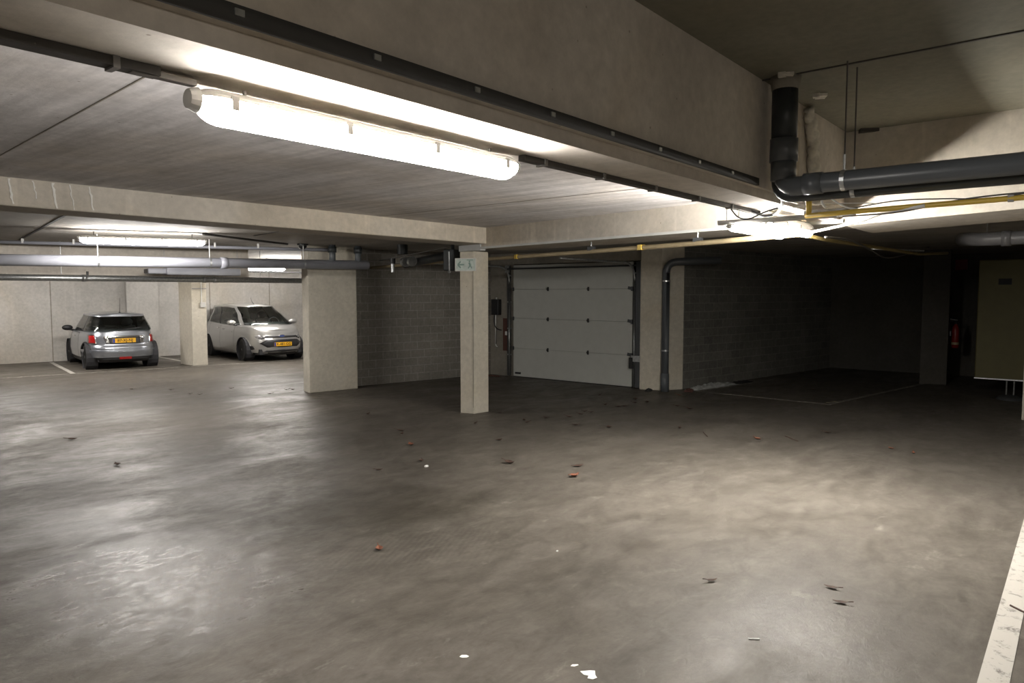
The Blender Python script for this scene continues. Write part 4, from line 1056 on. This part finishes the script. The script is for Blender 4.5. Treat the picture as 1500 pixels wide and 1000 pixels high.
MB().tube([(-1.64, -.02, .89), (-1.65, -.02, .89), (-1.655, -.02, .89)], [.035, .035, .02], 14).build('badge', 'trim_black', car, local=True)
MB().tube([(-1.30, .0, 1.40), (-1.34, .0, 1.47), (-1.40, .0, 1.78)], [.010, .006, .003], 6).build('antenna', 'trim_black', car, local=True)
MB().ball((-1.30, 0, 1.40), (.05, .025, .03), 10, 6).build('antenna_base', 'trim_black', car, smooth=True, local=True)
MB().tube([(-1.67, .12, .96), (-1.665, -.12, 1.0), (-1.61, -.42, 1.03)], .010, 6).build('wiper', 'trim_black', car, local=True)
MB().tube([(-1.74, .12, .24), (-1.62, .12, .24)], .035, 12).build('exhaust', 'chrome', car, local=True)
MB().tube([(-1.74, -.06, .24), (-1.62, -.06, .24)], .035, 12).build('exhaust', 'chrome', car, local=True)
skin_patch(C, car, [(-.55, .20), (.55, .20), (.6, .29), (-.6, .29)], 'rear_valance', 'trim_black', off=.02, n=10)

# silver compact people carrier seen from the front
PC = dict(W=1.751, xr=-2.03, xf=2.04, clear=.17, wr=.312, ar=1.245, af=1.245, arch=.355, arch_trim_r=.010, arch_mat='silver_paint_light',
          pr=4.5, pf=3.6, taper=.02, sill=.22, sill_end=.02, crown=.05, paint='silver_paint_light', roof_paint='silver_paint_light',
          rear=[(0, -1.92), (.15, -2.02), (.4, -2.04), (.6, -2.02), (.8, -1.99), (1, -1.93)],
          front=[(0, 1.94), (.12, 2.03), (.3, 2.05), (.5, 2.05), (.66, 2.03), (.8, 1.99), (.92, 1.93), (1, 1.84)],
          width=[(0, .93), (.15, .975), (.4, 1.0), (.6, .995), (.8, .975), (1, .92)],
          top=[(-2.1, 1.04), (-1.2, 1.03), (0, .98), (.9, .985), (1.25, .985), (1.6, .93), (1.85, .85), (2.05, .76)],
          apillar='paint', cpillar='side', mirror=(.78, 1.06), mirror_mat='silver_paint_light', handles=[(.0, .86), (-.45, .88)], handle_mat='chrome', seams=(.72, -.28, -1.15),
          spokes=14, spoke_w=.12, seat=(.0, .90), dash=(.95, 1.0), steer=-.12,
          green=dict(p=5.0, dz=-.005, dome=.05,
                     rear=[(0, -1.93), (1, -1.72)], front=[(0, 1.42), (.5, .98), (1, .40)], w=[(0, .79), (1, .60)],
                     roof=[(-1.9, 1.49), (-1.2, 1.535), (-.4, 1.55), (.5, 1.50)],
                     side=[(-.66, 'glass', 3), (-.60, 'paint', 1), (-.13, 'glass', 5), (-.06, 'bp', 1), (.50, 'glass', 6), (.54, 'bp', 1), (.72, 'glass', 2)]))
car, C = build_car(PC, (11.70, 19.82, 0), math.radians(-90-7.5), 'silver compact people carrier parked facing the aisle', 'car')
def skin_poly(C, root, pts, name, mat, off=.012, parent=None):
    """front skin polygon through a fan grid"""
    cy = sum(p[0] for p in pts)/len(pts); cz = sum(p[1] for p in pts)/len(pts)
    m = MB(); rings = []
    for k in range(0, 6):
        s_ = k/5; ring = []
        for i in range(len(pts)):
            for u in (0, .5):
                a = pts[i]; b = pts[(i+1) % len(pts)]; y = a[0]*(1-u)+b[0]*u; z = a[1]*(1-u)+b[1]*u
                ring.append(m.b.verts.new(C.rear_pt(cy+(y-cy)*s_, cz+(z-cz)*s_, True, off)))
        rings.append(ring)
    for a, b in zip(rings, rings[1:]):
        for i in range(len(a)): m.b.faces.new([a[i], a[(i+1) % len(a)], b[(i+1) % len(a)], b[i]])
    bmesh.ops.remove_doubles(m.b, verts=m.b.verts, dist=1e-5)
    o = m.build(name, mat, root, local=True, smooth=True, thick=.02)
    if parent: o.parent = parent
    return o
skin_poly(C, car, [(-.60, .505), (-.46, .60), (.46, .60), (.60, .505), (.44, .395), (-.44, .395)], 'grille', 'black_plastic', .008)
skin_poly(C, car, [(-.48, .665), (.48, .665), (.46, .705), (-.46, .705)], 'bonnet_slot', 'trim_black', .006)
skin_poly(C, car, [(-.52, .265), (-.45, .315), (.45, .315), (.52, .265)], 'lower_grille', 'black_plastic', .008)
for sg in (1, -1):
    l = skin_poly(C, car, [(sg*.46, .655), (sg*.56, .61), (sg*.82, .675), (sg*.858, .80), (sg*.74, .80), (sg*.56, .73)], 'headlight', 'trim_black', .006)
    skin_poly(C, car, [(sg*.49, .66), (sg*.565, .63), (sg*.80, .69), (sg*.845, .785), (sg*.74, .785), (sg*.58, .72)], 'headlight_lens', 'lens_clear', .016, parent=l)
    skin_poly(C, car, [(sg*.68, .345), (sg*.76, .30), (sg*.79, .33), (sg*.77, .43), (sg*.71, .43)], 'fog_recess', 'black_plastic', .007)
b_ = MB(); q = C.rear_pt(0, .70, True, .02)
b_.tube([q-Vector((.01, 0, 0)), q+Vector((.008, 0, 0))], 1., 20)
for v in b_.b.verts: v.co.y = v.co.y*.085; v.co.z = .70+(v.co.z-.70)*.034
bd = b_.build('badge', 'badge_blue', car, smooth=False, local=True)
r_ = MB().tube([(q.x+.006, .085*math.cos(2*PI*k/24), .70+.034*math.sin(2*PI*k/24)) for k in range(25)], .005, 6).build('badge_rim', 'chrome', car, local=True); r_.parent = bd
plate(C, car, .475, 'K-481-GG', True)
MB().tube([(.15, 0, 1.58), (.02, 0, 1.66), (-.06, 0, 1.78)], [.012, .006, .003], 6).build('antenna', 'trim_black', car, local=True)
for a, b in (((1.36, .55, .985), (1.22, .0, 1.05)), ((1.36, -.35, .99), (1.20, -.72, 1.03))):
    MB().tube([a, b], .010, 6).build('wiper', 'trim_black', car, local=True)

# ------------------------------------------------------------------ camera and light
cam_d = bpy.data.cameras.new('camera'); cam = bpy.data.objects.new('camera', cam_d); COL.objects.link(cam); sc.camera = cam
cam_d.sensor_width = 36; cam_d.lens = 36*1050/1500; cam_d.clip_start = .05; cam_d.clip_end = 200
yaw, pit = math.radians(39.5), math.radians(3.85)
fwd = Vector((math.cos(yaw)*math.cos(pit), math.sin(yaw)*math.cos(pit), -math.sin(pit)))
cam.location = (0, 0, 1.9); cam.rotation_euler = fwd.to_track_quat('-Z', 'Y').to_euler()
w = bpy.data.worlds.new('world'); sc.world = w; w.use_nodes = True
w.node_tree.nodes['Background'].inputs[0].default_value = (.9, .95, 1., 1); w.node_tree.nodes['Background'].inputs[1].default_value = 0.0
sc.view_settings.view_transform = 'Standard'; sc.view_settings.look = 'None'; sc.view_settings.gamma = 1; sc.view_settings.exposure = 2.42
sc.view_settings.use_curve_mapping = False
sc.cycles.use_denoising = True
sc.cycles.max_bounces = 10; sc.cycles.diffuse_bounces = 6; sc.cycles.glossy_bounces = 4; sc.cycles.transparent_max_bounces = 12
sc.cycles.caustics_reflective = False; sc.cycles.caustics_refractive = False
